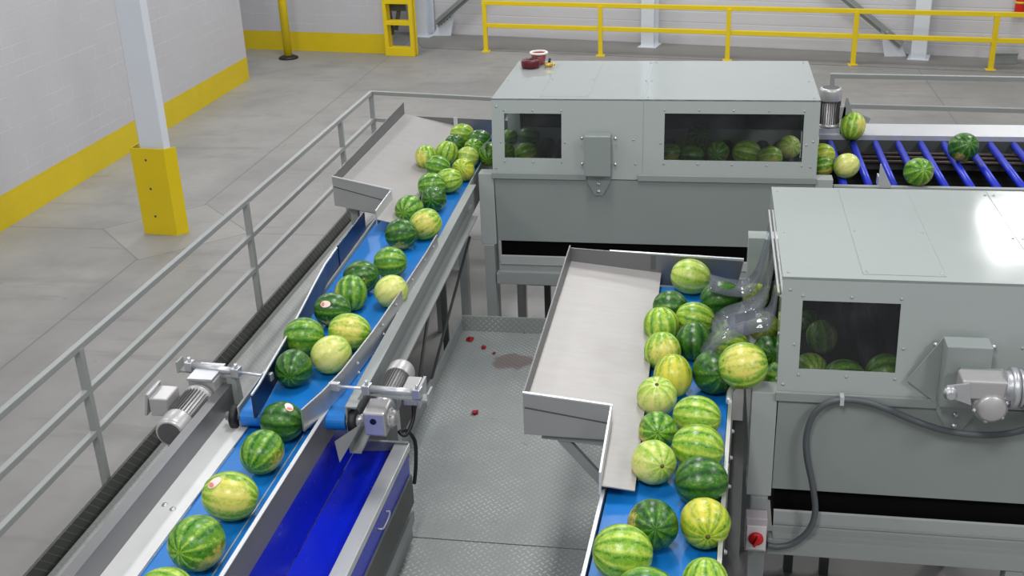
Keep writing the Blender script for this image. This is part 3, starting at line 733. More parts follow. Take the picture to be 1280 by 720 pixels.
# blue lined trough
t = thing('discharge_trough', 'deep blue lined trough running beside the lower belt under the gear motor', 'trough', (-1.83, 3.3, 0))
MB().slab([(-1.985, .8, 1.83), (-1.985, 5.46, 1.83), (-2.01, 5.46, 1.49), (-2.01, .8, 1.49)], (.008, 0, 0)).build('wall_liner', 'liner_blue', t)
MB().slab([(-2.0, .8, 1.475), (-1.74, .8, 1.495), (-1.74, 5.46, 1.495), (-2.0, 5.46, 1.475)], (0, 0, .01)).build('floor_liner', 'liner_blue', t)
MB().box(-1.755, -1.665, .8, 5.48, 1.505, 1.55).build('rim', 'galvanised', t, .004)
MB().box(-1.680, -1.668, .8, 5.44, 1.36, 1.505).build('side_panel', 'liner_blue', t)  # blue reflection on the outer side put into the panel's colour
MB().box(-1.69, -1.655, .8, 5.44, 1.16, 1.36).build('side_channel', 'dark_frame', t, .004)
MB().box(-2.0, -1.67, 5.46, 5.48, 1.46, 1.56).build('end_plate', 'frame_paint', t)
MB().tube(smoothpath([(-1.667, 4.93, 1.45), (-1.645, 4.93, 1.45), (-1.64, 4.90, 1.44), (-1.64, 4.80, 1.44), (-1.645, 4.77, 1.45), (-1.667, 4.77, 1.45)], 4), .005, 8).build('handle', 'aluminium', t)
for y in (1.4, 3.2, 5.0):
    MB().box(-1.79, -1.73, y-.03, y+.03, 0, 1.475).build('leg', 'frame_paint', t)
MB().box(-1.70, -1.665, .8, 5.45, 1.02, 1.10).build('stretcher', 'frame_paint', t)

# right belt
B, BC = -2.36, (-.1, 5.4)
def R(m): return rot(m, B, BC)
t = thing('belt_conveyor', 'right blue belt conveyor crowded with melons from the near washer', 'conveyor', (-.1, 5, .86))
R(belt_loop(-.366, .155, 2.0, 6.90, 2.0)).build('belt', 'belt_blue', t)
m = MB(); m.box(-.386, -.374, 2.0, 6.85, 1.74, 2.035); m.box(-.42, -.386, 2.0, 6.85, 1.74, 1.752); f = R(m).build('side_frame', 'stainless', t)
m = Bolts()
for k in range(16):
    y = 2.6+k*.15
    bolt(m, (-.386, y, 2.0-.03*(k % 2)), (-1, 0, 0), .010, .012)
[R(q) for q in m]; m.place('aluminium', f)
sub(R(MB().box(-.388, -.372, 2.0, 6.85, 2.035, 2.041)), 'top_edge', 'galvanised', f)
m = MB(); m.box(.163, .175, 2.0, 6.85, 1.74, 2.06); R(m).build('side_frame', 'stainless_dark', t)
m = MB(); m.box(.160, .166, 2.0, 5.27, 2.0, 2.085); m.box(.160, .180, 2.0, 5.27, 2.085, 2.091); f = R(m).build('guard_angle', 'stainless', t)
R(MB().box(.186, .250, 2.0, 5.20, 1.1, 1.99)).build('rubber_skirt', 'black_rubber', t)
m = Bolts()
for k in range(9): bolt(m, (.186, 3.0+k*.25, 2.04), (1, 0, 0), .010, .012)
[R(q) for q in m]; m.place('aluminium', f)
MB().tube(smoothpath([(.155, 5.20, 2.09), (.162, 5.30, 2.095), (.19, 5.36, 2.10), (.235, 5.385, 2.10), (.268, 5.39, 2.10)], 5), .016, 10).build('end_loop', 'galvanised', t)
for y in (2.6, 4.5, 6.6):
    for x in (-.35, .14): R(MB().box(x-.03, x+.03, y-.03, y+.03, .86, 1.76)).build('leg', 'frame_paint', t)
    R(MB().box(-.33, .12, y-.025, y+.025, 1.15, 1.2)).build('stretcher', 'dark_frame', t)

# ------------------------------------------------------------------ blue roller bed on the far right
t = thing('roller_conveyor', 'blue roller conveyor feeding melons into the far washer at upper right', 'conveyor', (3, 9.7, 0))
x0, x1 = 1.02, 6.2
MB().box(x0, x1, 8.98, 9.03, 1.84, 2.02).build('front_frame', 'frame_paint', t)
m = MB(); m.box(x0, x1, 10.40, 10.44, 2.0, 2.03); m.box(x0-.02, x1, 10.40, 10.80, 2.03, 2.045); m.build('back_guard', 'galvanised', t)
MB().box(x0, x1, 10.40, 10.44, 1.70, 2.0).build('back_frame', 'dark_frame', t)  # dark colour holds the shade behind and below the rollers
k = 0
while x0+.10+k*.20 < x1:
    xx = x0+.10+k*.20; m = MB()
    m.lathe([(.013, -.03), (.013, 0), (.031, .002), (.031, 1.336), (.013, 1.338), (.013, 1.36)], (xx, 9.045, 1.972), (0, 1, 0), 18); m.build('roller', 'roller_blue', t); k += 1
MB().box(x0, x1, 9.03, 10.40, 1.70, 1.72).build('shade_fill', 'gap_shade', t)  # added black sheet painting the shade under the rollers
paint('rusty_chain', rgb(62, 52, 46), .5, .3, .15, 20)
for y in (10.05, 10.18, 10.30): MB().cyl((x0, y, 1.90), (x1, y, 1.90), .018, 10).build('drive_shaft', 'rusty_chain', t)
for xx in (1.08, 3.2, 5.6): 
    for yy in (9.0, 10.41): MB().box(xx-.04, xx+.04, yy-.02, yy+.06, 0, 1.84).build('leg', 'frame_paint', t)
m = MB().slab([(1.365, 8.975, 2.02), (1.475, 8.975, 2.02), (1.375, 8.975, 2.215), (1.365, 8.975, 2.215)], (0, -.012, 0)); m.box(1.365, 1.377, 8.975, 9.09, 2.02, 2.1)
m.build('side_gusset', 'galvanised', t)
m = MB().slab([(1.19, 10.45, 2.046), (1.38, 10.45, 2.046), (1.25, 10.45, 2.38), (1.235, 10.45, 2.38)], (0, .012, 0)); m.bar((1.37, 10.46, 2.20), (1.45, 10.5, 2.16), .05, .05)
m.build('back_gusset', 'frame_paint', t)
m = MB(); m.box(1.0, 1.20, 10.42, 10.62, 2.046, 2.098); m.build('motor_stand', 'galvanised', t)

# ------------------------------------------------------------------ motors
def motor(root, p, axis, up, r, L):
    """finned motor with fan cover: p = flange centre, runs L along axis"""
    p = V(p); a = V(axis).normalized(); u = V(up); u = (u-a*u.dot(a)).normalized(); s = a.cross(u)
    m = MB(); m.lathe([(r*1.05, 0), (r*1.05, L*.06), (r*.86, L*.08), (r*.86, L*.70)], p, a, 28)
    b = m.build('motor_body', 'motor_silver', root)
    m = MB()
    for k in range(28):
        g = 2*PI*k/28; d = u*math.cos(g)+s*math.sin(g); m.fbox(p+a*L*.39+d*r*.91, (a, d, a.cross(d)), (L*.30, r*.09, r*.022))
    sub(m, 'cooling_fins', 'motor_dark', b)
    m = MB(); m.lathe([(r*1.0, L*.68), (r*1.02, L*.70), (r*1.02, L*.93), (r*.94, L*.985), (r*.8, L*1.0)], p, a, 28); fc = m.build('fan_cover', 'motor_silver', root)
    m = MB(); m.lathe([(r*.78, L*1.0), (r*.78, L*1.004)], p, a, 24); gr = sub(m, 'fan_grille', 'motor_dark', fc)
    return a, u, s
def gearmotor(label, loc, pm, axis, up, r, L, gb, gbh, tb, tbh, out, group='gear motors', cap=None):
    t = thing('gear_motor', label, 'motor', loc, group)
    a, u, s = motor(t, pm, axis, up, r, L)
    m = MB().fbox(gb, (a, u, s), gbh); g = m.build('gearbox', 'motor_silver', t, .012, 3)
    m = MB().cyl(V(gb)+a*gbh[0]*.9, V(pm)+a*L*.01, r*.8, 24); m.lathe([(r*.98, 0), (r*.98, .018)], V(pm)-a*.02, a, 24); m.build('flange', 'aluminium', t)
    m = MB().fbox(tb, (a, u, s), tbh); b = m.build('terminal_box', 'motor_silver', t, .008)
    d = (V(tb)-(V(pm)+a*L*.3)); d = (d-a*d.dot(a)).normalized()
    big = V([max(tbh)]*3)
    k = tbh[1]*abs(d.dot(u))+tbh[2]*abs(d.dot(s))
    sub(MB().fbox(V(tb)+d*(k+.006), (a, d, a.cross(d)), (tbh[0]*1.06, .008, (tbh[1]*abs(d.dot(s))+tbh[2]*abs(d.dot(u)))*1.06)), 'cover', 'aluminium', b, .003)
    if cap is not None:
        m = MB(); c, n, rr = cap; m.lathe([(rr*1.15, 0), (rr*1.15, .012), (rr, .014), (rr, .03), (rr*.82, .042), (.0005, .045)], c, n, 26); cp = m.build('round_cover', 'motor_silver', t)
        m = Bolts(); n = V(n).normalized(); e1 = n.cross(V((0, 0, 1))).normalized(); e2 = n.cross(e1)
        for q in range(6):
            g2 = 2*PI*q/6+.3; bolt(m, V(c)+(e1*math.cos(g2)+e2*math.sin(g2))*rr*1.08+n*.012, n, .009, .010)
        m.place('aluminium', cp)
    return t, a, u, s
# on the upper belt drive, walkway side
t, a, u, s = gearmotor('silver gear motor at the walkway side of the upper belt end, above the blue trough', (-1.69, 5.2, 1.9), (-1.695, 5.20, 1.985), (.02, 1, .06), (0, 0, 1), .078, .34,
    (-1.70, 5.06, 1.965), (.075, .075, .062), (-1.575, 5.33, 1.985), (.07, .055, .042), None, cap=((-1.64, 5.06, 1.965), (1, 0, 0), .045))
m = MB().fbox((-1.70, 4.982, 1.965), ((1, 0, 0), (0, 0, 1), (0, 1, 0)), (.05, .06, .004)); pl = m.build('face_plate', 'aluminium', t)
sub(MB().lathe([(.018, 0), (.018, .004)], (-1.705, 4.979, 1.985), (0, -1, 0), 18), 'shaft_hole', 'dark_navy', pl)
MB().tube(smoothpath([(-1.565, 5.28, 1.94), (-1.56, 5.24, 1.86), (-1.59, 5.18, 1.79), (-1.63, 5.19, 1.80), (-1.61, 5.27, 1.76), (-1.585, 5.32, 1.66), (-1.585, 5.30, 1.52), (-1.60, 5.29, 1.40)], 5), .011, 10).build('cable', 'black_rubber', t)
MB().cyl((-1.84, 5.03, 1.95), (-1.76, 5.05, 1.96), .03, 16).build('output_shaft', 'aluminium', t)
# on the lower belt, handrail side
t, a, u, s = gearmotor('silver gear motor outside the lower belt steel guard, fan end towards the camera', (-2.74, 5.1, 1.9), (-2.745, 5.10, 2.0), (.0, -1, -.02), (0, 0, 1), .084, .375,
    (-2.735, 5.215, 2.01), (.085, .085, .078), (-2.895, 5.0, 2.03), (.075, .055, .055), None)
m = MB().fbox((-2.735, 5.215, 2.104), ((.0, -1, 0), (1, .0, 0), (0, 0, 1)), (.10, .075, .008)); m.build('top_plate', 'aluminium', t, .003)
MB().tube(smoothpath([(-2.87, 4.98, 1.98), (-2.88, 4.94, 1.90), (-2.87, 4.93, 1.78), (-2.84, 4.95, 1.64)], 5), .012, 10).build('cable', 'black_rubber', t)
MB().cyl((-2.74, 5.215, 2.0), (-2.62, 5.215, 2.0), .03, 16).build('output_shaft', 'aluminium', t)
MB().box(-2.68, -2.62, 5.14, 5.30, 1.76, 1.95).build('mount_plate', 'frame_paint', t)
# on the near washer hood
t, a, u, s = gearmotor('silver gear motor bracketed on the front of the near washer', (1.45, 5.1, 2.3), (1.53, 5.075, 2.315), (1, 0, -.0), (0, 0, 1), .095, .40,
    (1.345, 5.075, 2.325), (.105, .05, .065), (1.74, 4.95, 2.32), (.08, .06, .05), None, cap=((1.385, 5.03, 2.235), (0, -1, .12), .070))
MB().slab([(1.17, 5.0, 2.345), (1.27, 5.0, 2.365), (1.29, 5.0, 2.25), (1.19, 5.0, 2.285)], (0, .014, 0)).build('torque_arm', 'aluminium', t)
m = MB(); m.lathe([(.032, 0), (.032, .03), (.02, .032), (.02, .05)], (1.185, 5.01, 2.315), (0, -1, 0), 16); m.build('arm_bolt', 'aluminium', t)
MB().cyl((1.385, 5.13, 2.235), (1.385, 5.03, 2.235), .078, 26).build('worm_housing', 'motor_silver', t)
MB().lathe([(.10, 0), (.10, .03), (.085, .034), (.085, .06)], (1.47, 5.075, 2.315), (1, 0, 0), 26).build('coupling', 'aluminium', t)
MB().slab([(1.19, 5.28, 2.47), (1.04, 5.28, 2.22), (1.19, 5.28, 2.10)], (0, .012, 0)).build('gusset_plate', 'machine_paint_dark', t)
MB().box(1.26, 1.46, 5.14, 5.18, 2.20, 2.36).build('mount_block', 'machine_paint_dark', t)
# upright motor behind the far washer
t = thing('gear_motor', 'grey upright motor standing behind the right end of the far washer', 'motor', (1.12, 10.52, 2.1), 'gear motors')
motor(t, (1.10, 10.52, 2.10), (.0, 0, 1), (0, 1, 0), .10, .36)
MB().fbox((1.215, 10.50, 2.24), ((1, 0, 0), (0, 1, 0), (0, 0, 1)), (.03, .05, .06)).build('terminal_box', 'motor_silver', t, .006)

# ------------------------------------------------------------------ air cylinders that push the guide plates
def aircyl(label, p, q, br):
    t = thing('air_cylinder', label, 'air cylinder', tuple(p), 'air cylinders on the guide plates')
    p, q = V(p), V(q); d = (q-p); L = d.length; d.normalize()
    MB().cyl(p+d*.03, p+d*L*.62, .021, 18).build('barrel', 'aluminium', t)
    for k in (.02, L*.60):
        m = MB().fbox(p+d*(k+.015), (d, V((0, 0, 1)), d.cross(V((0, 0, 1)))), (.022, .027, .027)); c = m.build('end_cap', 'aluminium', t, .004)
        sub(MB().cyl(p+d*(k+.015)+V((0, 0, .027)), p+d*(k+.015)+V((0, 0, .05)), .010, 10), 'air_fitting', 'aluminium', c)
    MB().cyl(p+d*L*.63, q, .008, 10).build('rod', 'galvanised', t)
    MB().fbox(q, (d, V((0, 0, 1)), d.cross(V((0, 0, 1)))), (.03, .022, .016)).build('rod_clevis', 'aluminium', t, .003)
    m = MB()
    for b in br: m.bar(*b)
    m.build('mount_bracket', 'frame_paint', t)
aircyl('air cylinder on the handrail side of the upper belt, behind the motor there', (-2.89, 5.27, 2.115), (-2.37, 5.21, 2.10),
       [((-2.93, 5.30, 2.07), (-2.56, 5.25, 2.07), .06, .012), ((-2.93, 5.255, 2.10), (-2.93, 5.33, 2.10), .012, .07), ((-2.60, 5.25, 2.07), (-2.58, 5.25, 1.78), .05, .05)])
aircyl('air cylinder above the walkway side gear motor, joined to the steel guide plate', (-1.43, 5.03, 2.145), (-1.945, 5.10, 2.12),
       [((-1.40, 5.05, 2.10), (-1.75, 5.10, 2.10), .07, .012), ((-1.40, 5.0, 2.12), (-1.40, 5.09, 2.12), .012, .07), ((-1.77, 5.11, 2.10), (-1.81, 5.12, 2.04), .05, .02)])

# ------------------------------------------------------------------ switch and conduit on the near washer
t = thing('isolator_switch', 'pale grey isolator box with a red rotary knob on the near washer leg', 'switch', (.335, 5.24, 1.17))
MB().box(.275, .390, 5.19, 5.277, 1.17, 1.385).build('box', 'switch_grey', t, .006)
fp = MB().box(.282, .384, 5.182, 5.19, 1.185, 1.34).build('face_plate', 'box_white', t, .003)
k = MB().lathe([(.040, 0), (.040, .012), (.034, .02), (.0005, .021)], (.333, 5.182, 1.262), (0, -1, 0), 26).build('knob', 'red_plastic', t)
sub(MB().fbox((.333, 5.152, 1.262), ((.35, 0, 1), (1, 0, -.35), (0, 1, 0)), (.033, .008, .012)), 'grip', 'red_plastic', k, .003)
MB().lathe([(.011, 0), (.011, .02)], (.39, 5.235, 1.19), (1, 0, 0), 12).build('gland', 'black_rubber', t)
pts = [(.40, 5.235, 1.185), (.46, 5.235, 1.18), (.54, 5.235, 1.21), (.615, 5.24, 1.30), (.64, 5.25, 1.42), (.615, 5.255, 1.58), (.575, 5.26, 1.75), (.565, 5.262, 1.88), (.59, 5.262, 2.0), (.65, 5.258, 2.075), (.73, 5.255, 2.105), (.84, 5.255, 2.10), (.95, 5.255, 2.065), (1.08, 5.255, 2.01), (1.22, 5.25, 1.965), (1.36, 5.25, 1.945), (1.50, 5.25, 1.95), (1.62, 5.25, 1.985), (1.70, 5.22, 2.06), (1.74, 5.10, 2.18), (1.74, 5.0, 2.265)]
o = MB().tube(smoothpath(pts, 6), .017, 12).build('conduit', 'conduit_grey'); tag(o, 'grey flexible conduit looping over the near washer from the switch to its motor', 'conduit')
t2 = MB().box(.715, .735, 5.233, 5.282, 2.082, 2.13); c = t2.build('clip', 'galvanised', o)

# ------------------------------------------------------------------ watermelons
# group, centre, radius, long axis, where the ground spot points, rind, sticker direction, stem shown, label
MELONS = [
    ('watermelons on the upper blue belt', (-2.184, 7.402, 2.113), 0.117, (0.978, 0.157, 0.136), (0.934, -0.357, -0.5), 'rind_dark', None, False, 'dark striped watermelon, at the left of the three below the far chute mouth'),
    ('watermelons on the upper blue belt', (-2.051, 7.623, 2.116), 0.119, (0.8, 0.3, 0.45), (0.236, -0.907, 0.453), 'rind_light', None, False, 'green watermelon with a yellow belly, front right of the three below the far chute mouth'),
    ('watermelons on the upper blue belt', (-2.256, 7.94, 2.111), 0.115, (0.142, 0.977, -0.157), (-0.981, 0.195, -0.5), 'rind_mid', None, False, 'green striped watermelon tucked behind the pair at the far chute tongue'),
    ('watermelons on the upper blue belt', (-2.119, 6.878, 2.109), 0.113, (0.996, 0.082, 0.042), (0.997, 0.082, -0.5), 'rind_mid', None, False, 'mid green watermelon lying alone and farthest in the middle of the upper belt'),
    ('watermelons on the upper blue belt', (-2.25, 6.61, 2.111), 0.115, (0.97, -0.068, 0.235), (0.096, -0.995, -0.5), 'rind_dark', None, False, 'dark striped watermelon by the end of the navy side skirt'),
    ('watermelons on the upper blue belt', (-2.236, 6.347, 2.105), 0.109, (-0.073, 0.518, 0.852), (-0.741, -0.671, -0.5), 'rind_mid', None, False, 'yellowish green upright watermelon just in front of the dark one by the navy skirt'),
    ('watermelons on the upper blue belt', (-1.985, 6.407, 2.105), 0.109, (0.8, 0.3, 0.45), (0.202, -0.877, 0.375), 'rind_pale', None, False, 'pale watermelon alone against the steel guide on the upper belt'),
    ('watermelons on the upper blue belt', (-2.282, 6.092, 2.107), 0.110, (0.979, 0.186, -0.083), (0.97, -0.243, -0.5), 'rind_dark', (-0.065, -0.732, 0.679), False, 'darkest watermelon of the upper belt, wearing a white and red sticker'),
    ('watermelons on the upper blue belt', (-2.069, 5.776, 2.114), 0.117, (0.981, 0.134, -0.142), (0.587, -0.852, 0.597), 'rind_light', None, False, 'bright green watermelon with yellow patches, right of the stickered dark one'),
    ('watermelons on the upper blue belt', (-2.322, 5.683, 2.115), 0.119, (0.977, 0.196, -0.08), (-0.642, 0.766, -0.5), 'rind_mid', None, False, 'long green watermelon against the navy guide plate, above the darker one'),
    ('watermelons on the upper blue belt', (-2.09, 5.487, 2.109), 0.113, (0.8, 0.3, 0.45), (0.272, -0.838, 0.49), 'rind_pale', None, False, 'palest round watermelon at the front of the upper belt pile'),
    ('watermelons on the upper blue belt', (-2.254, 5.31, 2.105), 0.108, (-0.135, 0.988, -0.074), (-0.367, 0.93, -0.5), 'rind_dark', None, False, 'dark green watermelon with thin light stripes, frontmost on the upper belt'),
    ('watermelons in single file on the lower belt', (-2.191, 4.91, 1.995), 0.113, (0.996, 0.035, -0.079), (-0.993, 0.119, -0.5), 'rind_dark', (0.48, -0.047, 0.876), False, 'dark striped watermelon with a pale sticker, first below the step onto the lower belt'),
    ('watermelons in single file on the lower belt', (-2.182, 4.608, 1.994), 0.112, (0.241, 0.928, 0.283), (0.99, 0.143, -0.5), 'rind_mid', None, False, 'plain green watermelon, second below the step on the lower belt'),
    ('watermelons in single file on the lower belt', (-2.183, 4.198, 2.003), 0.122, (0.96, 0.19, -0.206), (0.62, -0.75, 0.555), 'rind_light', (-0.295, -0.4, 0.868), False, 'yellow and green blotched watermelon with a sticker, third below the step on the lower belt'),
    ('watermelons in single file on the lower belt', (-2.182, 3.818, 2.01), 0.128, (0.174, 0.943, -0.283), (0.421, 0.907, -0.5), 'rind_mid', None, False, 'large green striped watermelon, nearest whole one on the lower belt'),
    ('watermelons in single file on the lower belt', (-2.164, 3.471, 2.002), 0.120, (0.991, -0.082, 0.103), (0.903, -0.43, -0.5), 'rind_light', None, False, 'green watermelon cut off by the bottom edge on the lower belt'),
    ('watermelons heaped at the far chute', (-2.244, 9.872, 2.161), 0.104, (0.998, -0.023, -0.059), (-0.988, -0.153, -0.5), 'rind_light', None, False, 'light green watermelon at the very top of the heap by the far chute back wall'),
    ('watermelons heaped at the far chute', (-2.255, 9.595, 2.145), 0.098, (0.217, -0.885, 0.412), (0.29, -0.957, -0.5), 'rind_dark', None, False, 'dark watermelon half hidden second from the top of the far chute heap'),
    ('watermelons heaped at the far chute', (-2.065, 9.764, 2.133), 0.106, (0.972, -0.15, 0.184), (0.84, 0.542, -0.5), 'rind_dark', None, False, 'smooth dark watermelon against the far washer mouth'),
    ('watermelons heaped at the far chute', (-2.074, 9.56, 2.121), 0.094, (0.117, -0.85, 0.514), (-0.535, 0.845, -0.5), 'rind_mid', None, False, 'small green watermelon in the middle of the far chute heap'),
    ('watermelons heaped at the far chute', (-2.258, 9.271, 2.162), 0.106, (0.304, 0.362, 0.881), (-0.407, 0.914, -0.5), 'rind_light', None, False, 'tall light striped watermelon in the middle of the far chute plate'),
    ('watermelons heaped at the far chute', (-2.396, 9.088, 2.182), 0.100, (-0.073, 0.166, 0.983), (-0.375, -0.927, -0.5), 'rind_light', None, False, 'light striped watermelon leftmost on the far chute plate'),
    ('watermelons heaped at the far chute', (-2.248, 8.876, 2.165), 0.098, (0.98, -0.094, -0.177), (0.996, -0.087, -0.5), 'rind_mid', None, False, 'green speckled watermelon at the left front of the far chute heap'),
    ('watermelons heaped at the far chute', (-2.092, 9.364, 2.096), 0.099, (0.992, 0.003, -0.128), (-0.832, -0.555, -0.5), 'rind_pale', None, False, 'pale green watermelon behind the yellow one at the far washer mouth'),
    ('watermelons heaped at the far chute', (-2.056, 9.003, 2.1), 0.103, (0.008, -0.875, 0.485), (0.106, -0.93, 0.405), 'rind_yellow', None, True, 'yellow watermelon with a brown blossom end facing out, by the far washer post'),
    ('watermelons heaped at the far chute', (-2.111, 8.683, 2.103), 0.107, (0.975, 0.06, 0.215), (0.682, 0.731, -0.5), 'rind_light', None, False, 'green watermelon low on the blue belt beside the far washer post'),
    ('watermelons heaped at the far chute', (-2.194, 8.431, 2.14), 0.113, (0.969, 0.239, 0.057), (0.234, -0.972, -0.5), 'rind_mid', None, False, 'long green watermelon lying behind the dark round one at the far chute front'),
    ('watermelons heaped at the far chute', (-2.132, 8.23, 2.102), 0.105, (0.051, -0.951, 0.304), (0.558, -0.83, -0.5), 'rind_dark', None, False, 'dark round watermelon at the front of the far chute heap'),
    ('watermelons heaped at the far chute', (-1.909, 9.454, 2.104), 0.107, (-0.003, 0.969, 0.248), (0.597, -0.802, -0.5), 'rind_mid', None, False, 'green watermelon seen through the far washer vinyl'),
    ('watermelons inside the far washer', (-1.853, 10.164, 2.051), 0.084, (0.327, 0.945, -0.006), (-0.131, -0.991, -0.5), 'rind_mid', None, False, 'watermelon at the upper left of the far washer small window'),
    ('watermelons inside the far washer', (-1.664, 10.137, 2.069), 0.102, (0.997, -0.055, -0.048), (0.606, 0.796, -0.5), 'rind_dark', None, False, 'watermelon at the upper middle of the far washer small window'),
    ('watermelons inside the far washer', (-1.616, 9.635, 2.065), 0.097, (0.929, 0.291, 0.228), (-0.7, -0.714, -0.5), 'rind_mid', None, False, 'watermelon at the lower middle of the far washer small window'),
    ('watermelons inside the far washer', (-1.808, 9.683, 2.055), 0.087, (0.167, -0.947, 0.276), (-0.139, 0.99, -0.5), 'rind_mid', None, False, 'watermelon at the lower left corner of the far washer small window'),
    ('watermelons inside the far washer', (-0.094, 10.223, 2.071), 0.104, (0.279, -0.875, 0.396), (0.222, -0.975, -0.5), 'rind_dark', None, False, 'watermelon farthest back in the far washer wide window'),
    ('watermelons inside the far washer', (-0.329, 9.69, 2.06), 0.092, (0.989, 0.128, 0.071), (0.058, -0.998, -0.5), 'rind_mid', None, False, 'watermelon at the left edge of the far washer wide window'),
    ('watermelons inside the far washer', (-0.131, 9.608, 2.065), 0.098, (0.98, 0.16, -0.115), (-0.996, 0.091, -0.5), 'rind_dark', None, False, 'watermelon low in the left part of the far washer wide window'),
    ('watermelons inside the far washer', (0.097, 9.737, 2.066), 0.099, (0.209, 0.974, -0.092), (0.941, -0.338, -0.5), 'rind_mid', None, False, 'watermelon in the middle of the far washer wide window'),
    ('watermelons inside the far washer', (0.341, 9.674, 2.082), 0.116, (0.972, 0.082, -0.221), (-0.957, -0.289, -0.5), 'rind_light', None, False, 'greenish yellow watermelon right of the middle of the far washer wide window'),
    ('watermelons inside the far washer', (0.536, 9.575, 2.071), 0.104, (0.988, 0.153, -0.021), (0.404, -0.915, -0.5), 'rind_light', None, False, 'bright green watermelon low at the right of the far washer wide window'),
    ('watermelons inside the far washer', (0.711, 9.89, 2.073), 0.107, (0.232, -0.892, 0.389), (-0.619, -0.785, -0.5), 'rind_pale', None, False, 'pale watermelon near the right edge of the far washer wide window'),
    ('watermelons on the blue rollers', (1.312, 10.43, 2.119), 0.118, (0.203, 0.476, 0.856), (0.549, -0.836, -0.5), 'rind_light', None, False, 'light green watermelon at the back of the rollers beside the upright motor'),
    ('watermelons on the blue rollers', (1.141, 9.256, 2.108), 0.106, (0.8, 0.3, 0.45), (0.066, -0.948, 0.352), 'rind_pale', None, False, 'pale yellow eyed watermelon at the front of the rollers by the far washer end'),
    ('watermelons on the blue rollers', (1.683, 9.078, 2.121), 0.119, (0.155, -0.884, 0.442), (0.922, -0.386, -0.5), 'rind_mid', None, False, 'striped watermelon end on, at the front of the rollers right of the little gusset'),
    ('watermelons on the blue rollers', (2.155, 9.773, 2.128), 0.127, (0.164, -0.864, 0.477), (-0.125, -0.992, -0.5), 'rind_dark', None, False, 'plain dark green watermelon farthest right on the rollers'),
    ('watermelons on the blue rollers', (0.972, 9.557, 2.105), 0.103, (0.974, 0.222, 0.047), (-0.508, -0.861, -0.5), 'rind_yellow', None, False, 'yellow green watermelon half hidden by the far washer right end'),
    ('watermelons on the blue rollers', (0.959, 9.308, 2.084), 0.087, (0.983, 0.115, 0.141), (-0.654, -0.756, -0.5), 'rind_mid', None, False, 'leaf green watermelon low behind the far washer right end post'),
    ('watermelons on the right belt', (-0.08, 6.78, 2.116), 0.119, (0.975, -0.164, -0.149), (-0.932, 0.363, -0.5), 'rind_pale', None, False, 'pale green striped watermelon alone at the far end of the right belt'),
    ('watermelons on the right belt', (-0.195, 6.324, 2.102), 0.106, (0.993, -0.084, 0.086), (-0.682, -0.731, -0.5), 'rind_dark', None, False, 'dark mottled watermelon at the far left of the right belt beside the chute plate'),
    ('watermelons on the right belt', (-0.236, 6.051, 2.106), 0.109, (-0.138, 0.359, 0.923), (0.943, 0.334, -0.5), 'rind_light', None, False, 'light striped watermelon against the chute plate, before the dark mottled one'),
    ('watermelons on the right belt', (-0.037, 6.145, 2.107), 0.110, (0.98, -0.05, -0.191), (0.349, 0.937, -0.5), 'rind_light', (0.864, -0.491, -0.113, 'red'), False, 'yellowish striped watermelon with a red scuff, behind the dark round one of the right belt'),
    ('watermelons on the right belt', (-0.212, 5.718, 2.105), 0.109, (-0.131, 0.331, 0.935), (0.113, -0.892, 0.59), 'rind_light', None, False, 'pale striped watermelon third along the chute plate edge'),
    ('watermelons on the right belt', (-0.039, 5.856, 2.102), 0.106, (-0.033, 0.592, 0.805), (-0.828, 0.561, -0.5), 'rind_dark', None, False, 'dark round watermelon in the middle of the right belt pile'),
    ('watermelons on the right belt', (-0.142, 5.424, 2.105), 0.108, (-0.012, 0.353, 0.935), (0.156, -0.882, 0.483), 'rind_yellow', None, False, 'bright yellow watermelon in the middle of the right belt pile'),
    ('watermelons on the right belt', (-0.216, 5.188, 2.106), 0.109, (0.006, -0.402, 0.916), (0.051, -0.873, 0.488), 'rind_pale', None, True, 'palest big watermelon with a small stem mark, at the chute plate edge'),
    ('watermelons on the right belt', (0.113, 6.421, 2.12), 0.123, (0.955, 0.256, 0.146), (-0.873, 0.488, -0.5), 'rind_dark', None, False, 'dark watermelon under the farthest vinyl strip'),
    ('watermelons on the right belt', (0.162, 5.836, 2.097), 0.100, (0.993, 0.104, -0.056), (0.627, 0.779, -0.5), 'rind_light', None, False, 'green watermelon peeping from under the nearest vinyl strip'),
    ('watermelons on the right belt', (0.223, 5.332, 2.237), 0.126, (0.974, 0.076, 0.213), (-0.75, -0.55, 0.25), 'rind_light', None, False, 'large yellow and green watermelon sitting high under the nearest vinyl strip'),
    ('watermelons on the right belt', (0.079, 5.468, 2.12), 0.124, (0.312, -0.88, 0.36), (0.782, -0.623, -0.5), 'rind_dark', None, False, 'large dark watermelon below the big yellow one by the washer mouth'),
    ('watermelons on the right belt', (-0.006, 4.998, 2.108), 0.111, (0.981, -0.191, 0.043), (-0.751, -0.661, -0.5), 'rind_light', None, False, 'light and dark striped watermelon right of the palest one'),
    ('watermelons on the right belt', (-0.196, 4.863, 2.096), 0.099, (0.039, -0.912, 0.408), (-0.71, 0.704, -0.5), 'rind_mid', None, True, 'green watermelon with its brown stem end showing, between two pale ones'),
    ('watermelons on the right belt', (0.007, 4.69, 2.115), 0.119, (0.99, -0.089, -0.107), (0.985, -0.175, -0.5), 'rind_light', None, False, 'long light green watermelon against the right guard, above the dull one'),
    ('watermelons on the right belt', (-0.199, 4.553, 2.106), 0.109, (0.409, -0.838, 0.361), (-0.825, -0.565, -0.5), 'rind_pale', None, True, 'round pale green watermelon with a stem mark, by the tip of the chute tongue'),
    ('watermelons on the right belt', (0.022, 4.402, 2.115), 0.119, (0.95, 0.313, -0.002), (-0.862, 0.508, -0.5), 'rind_dark', None, False, 'dull dark green oval watermelon against the right guard'),
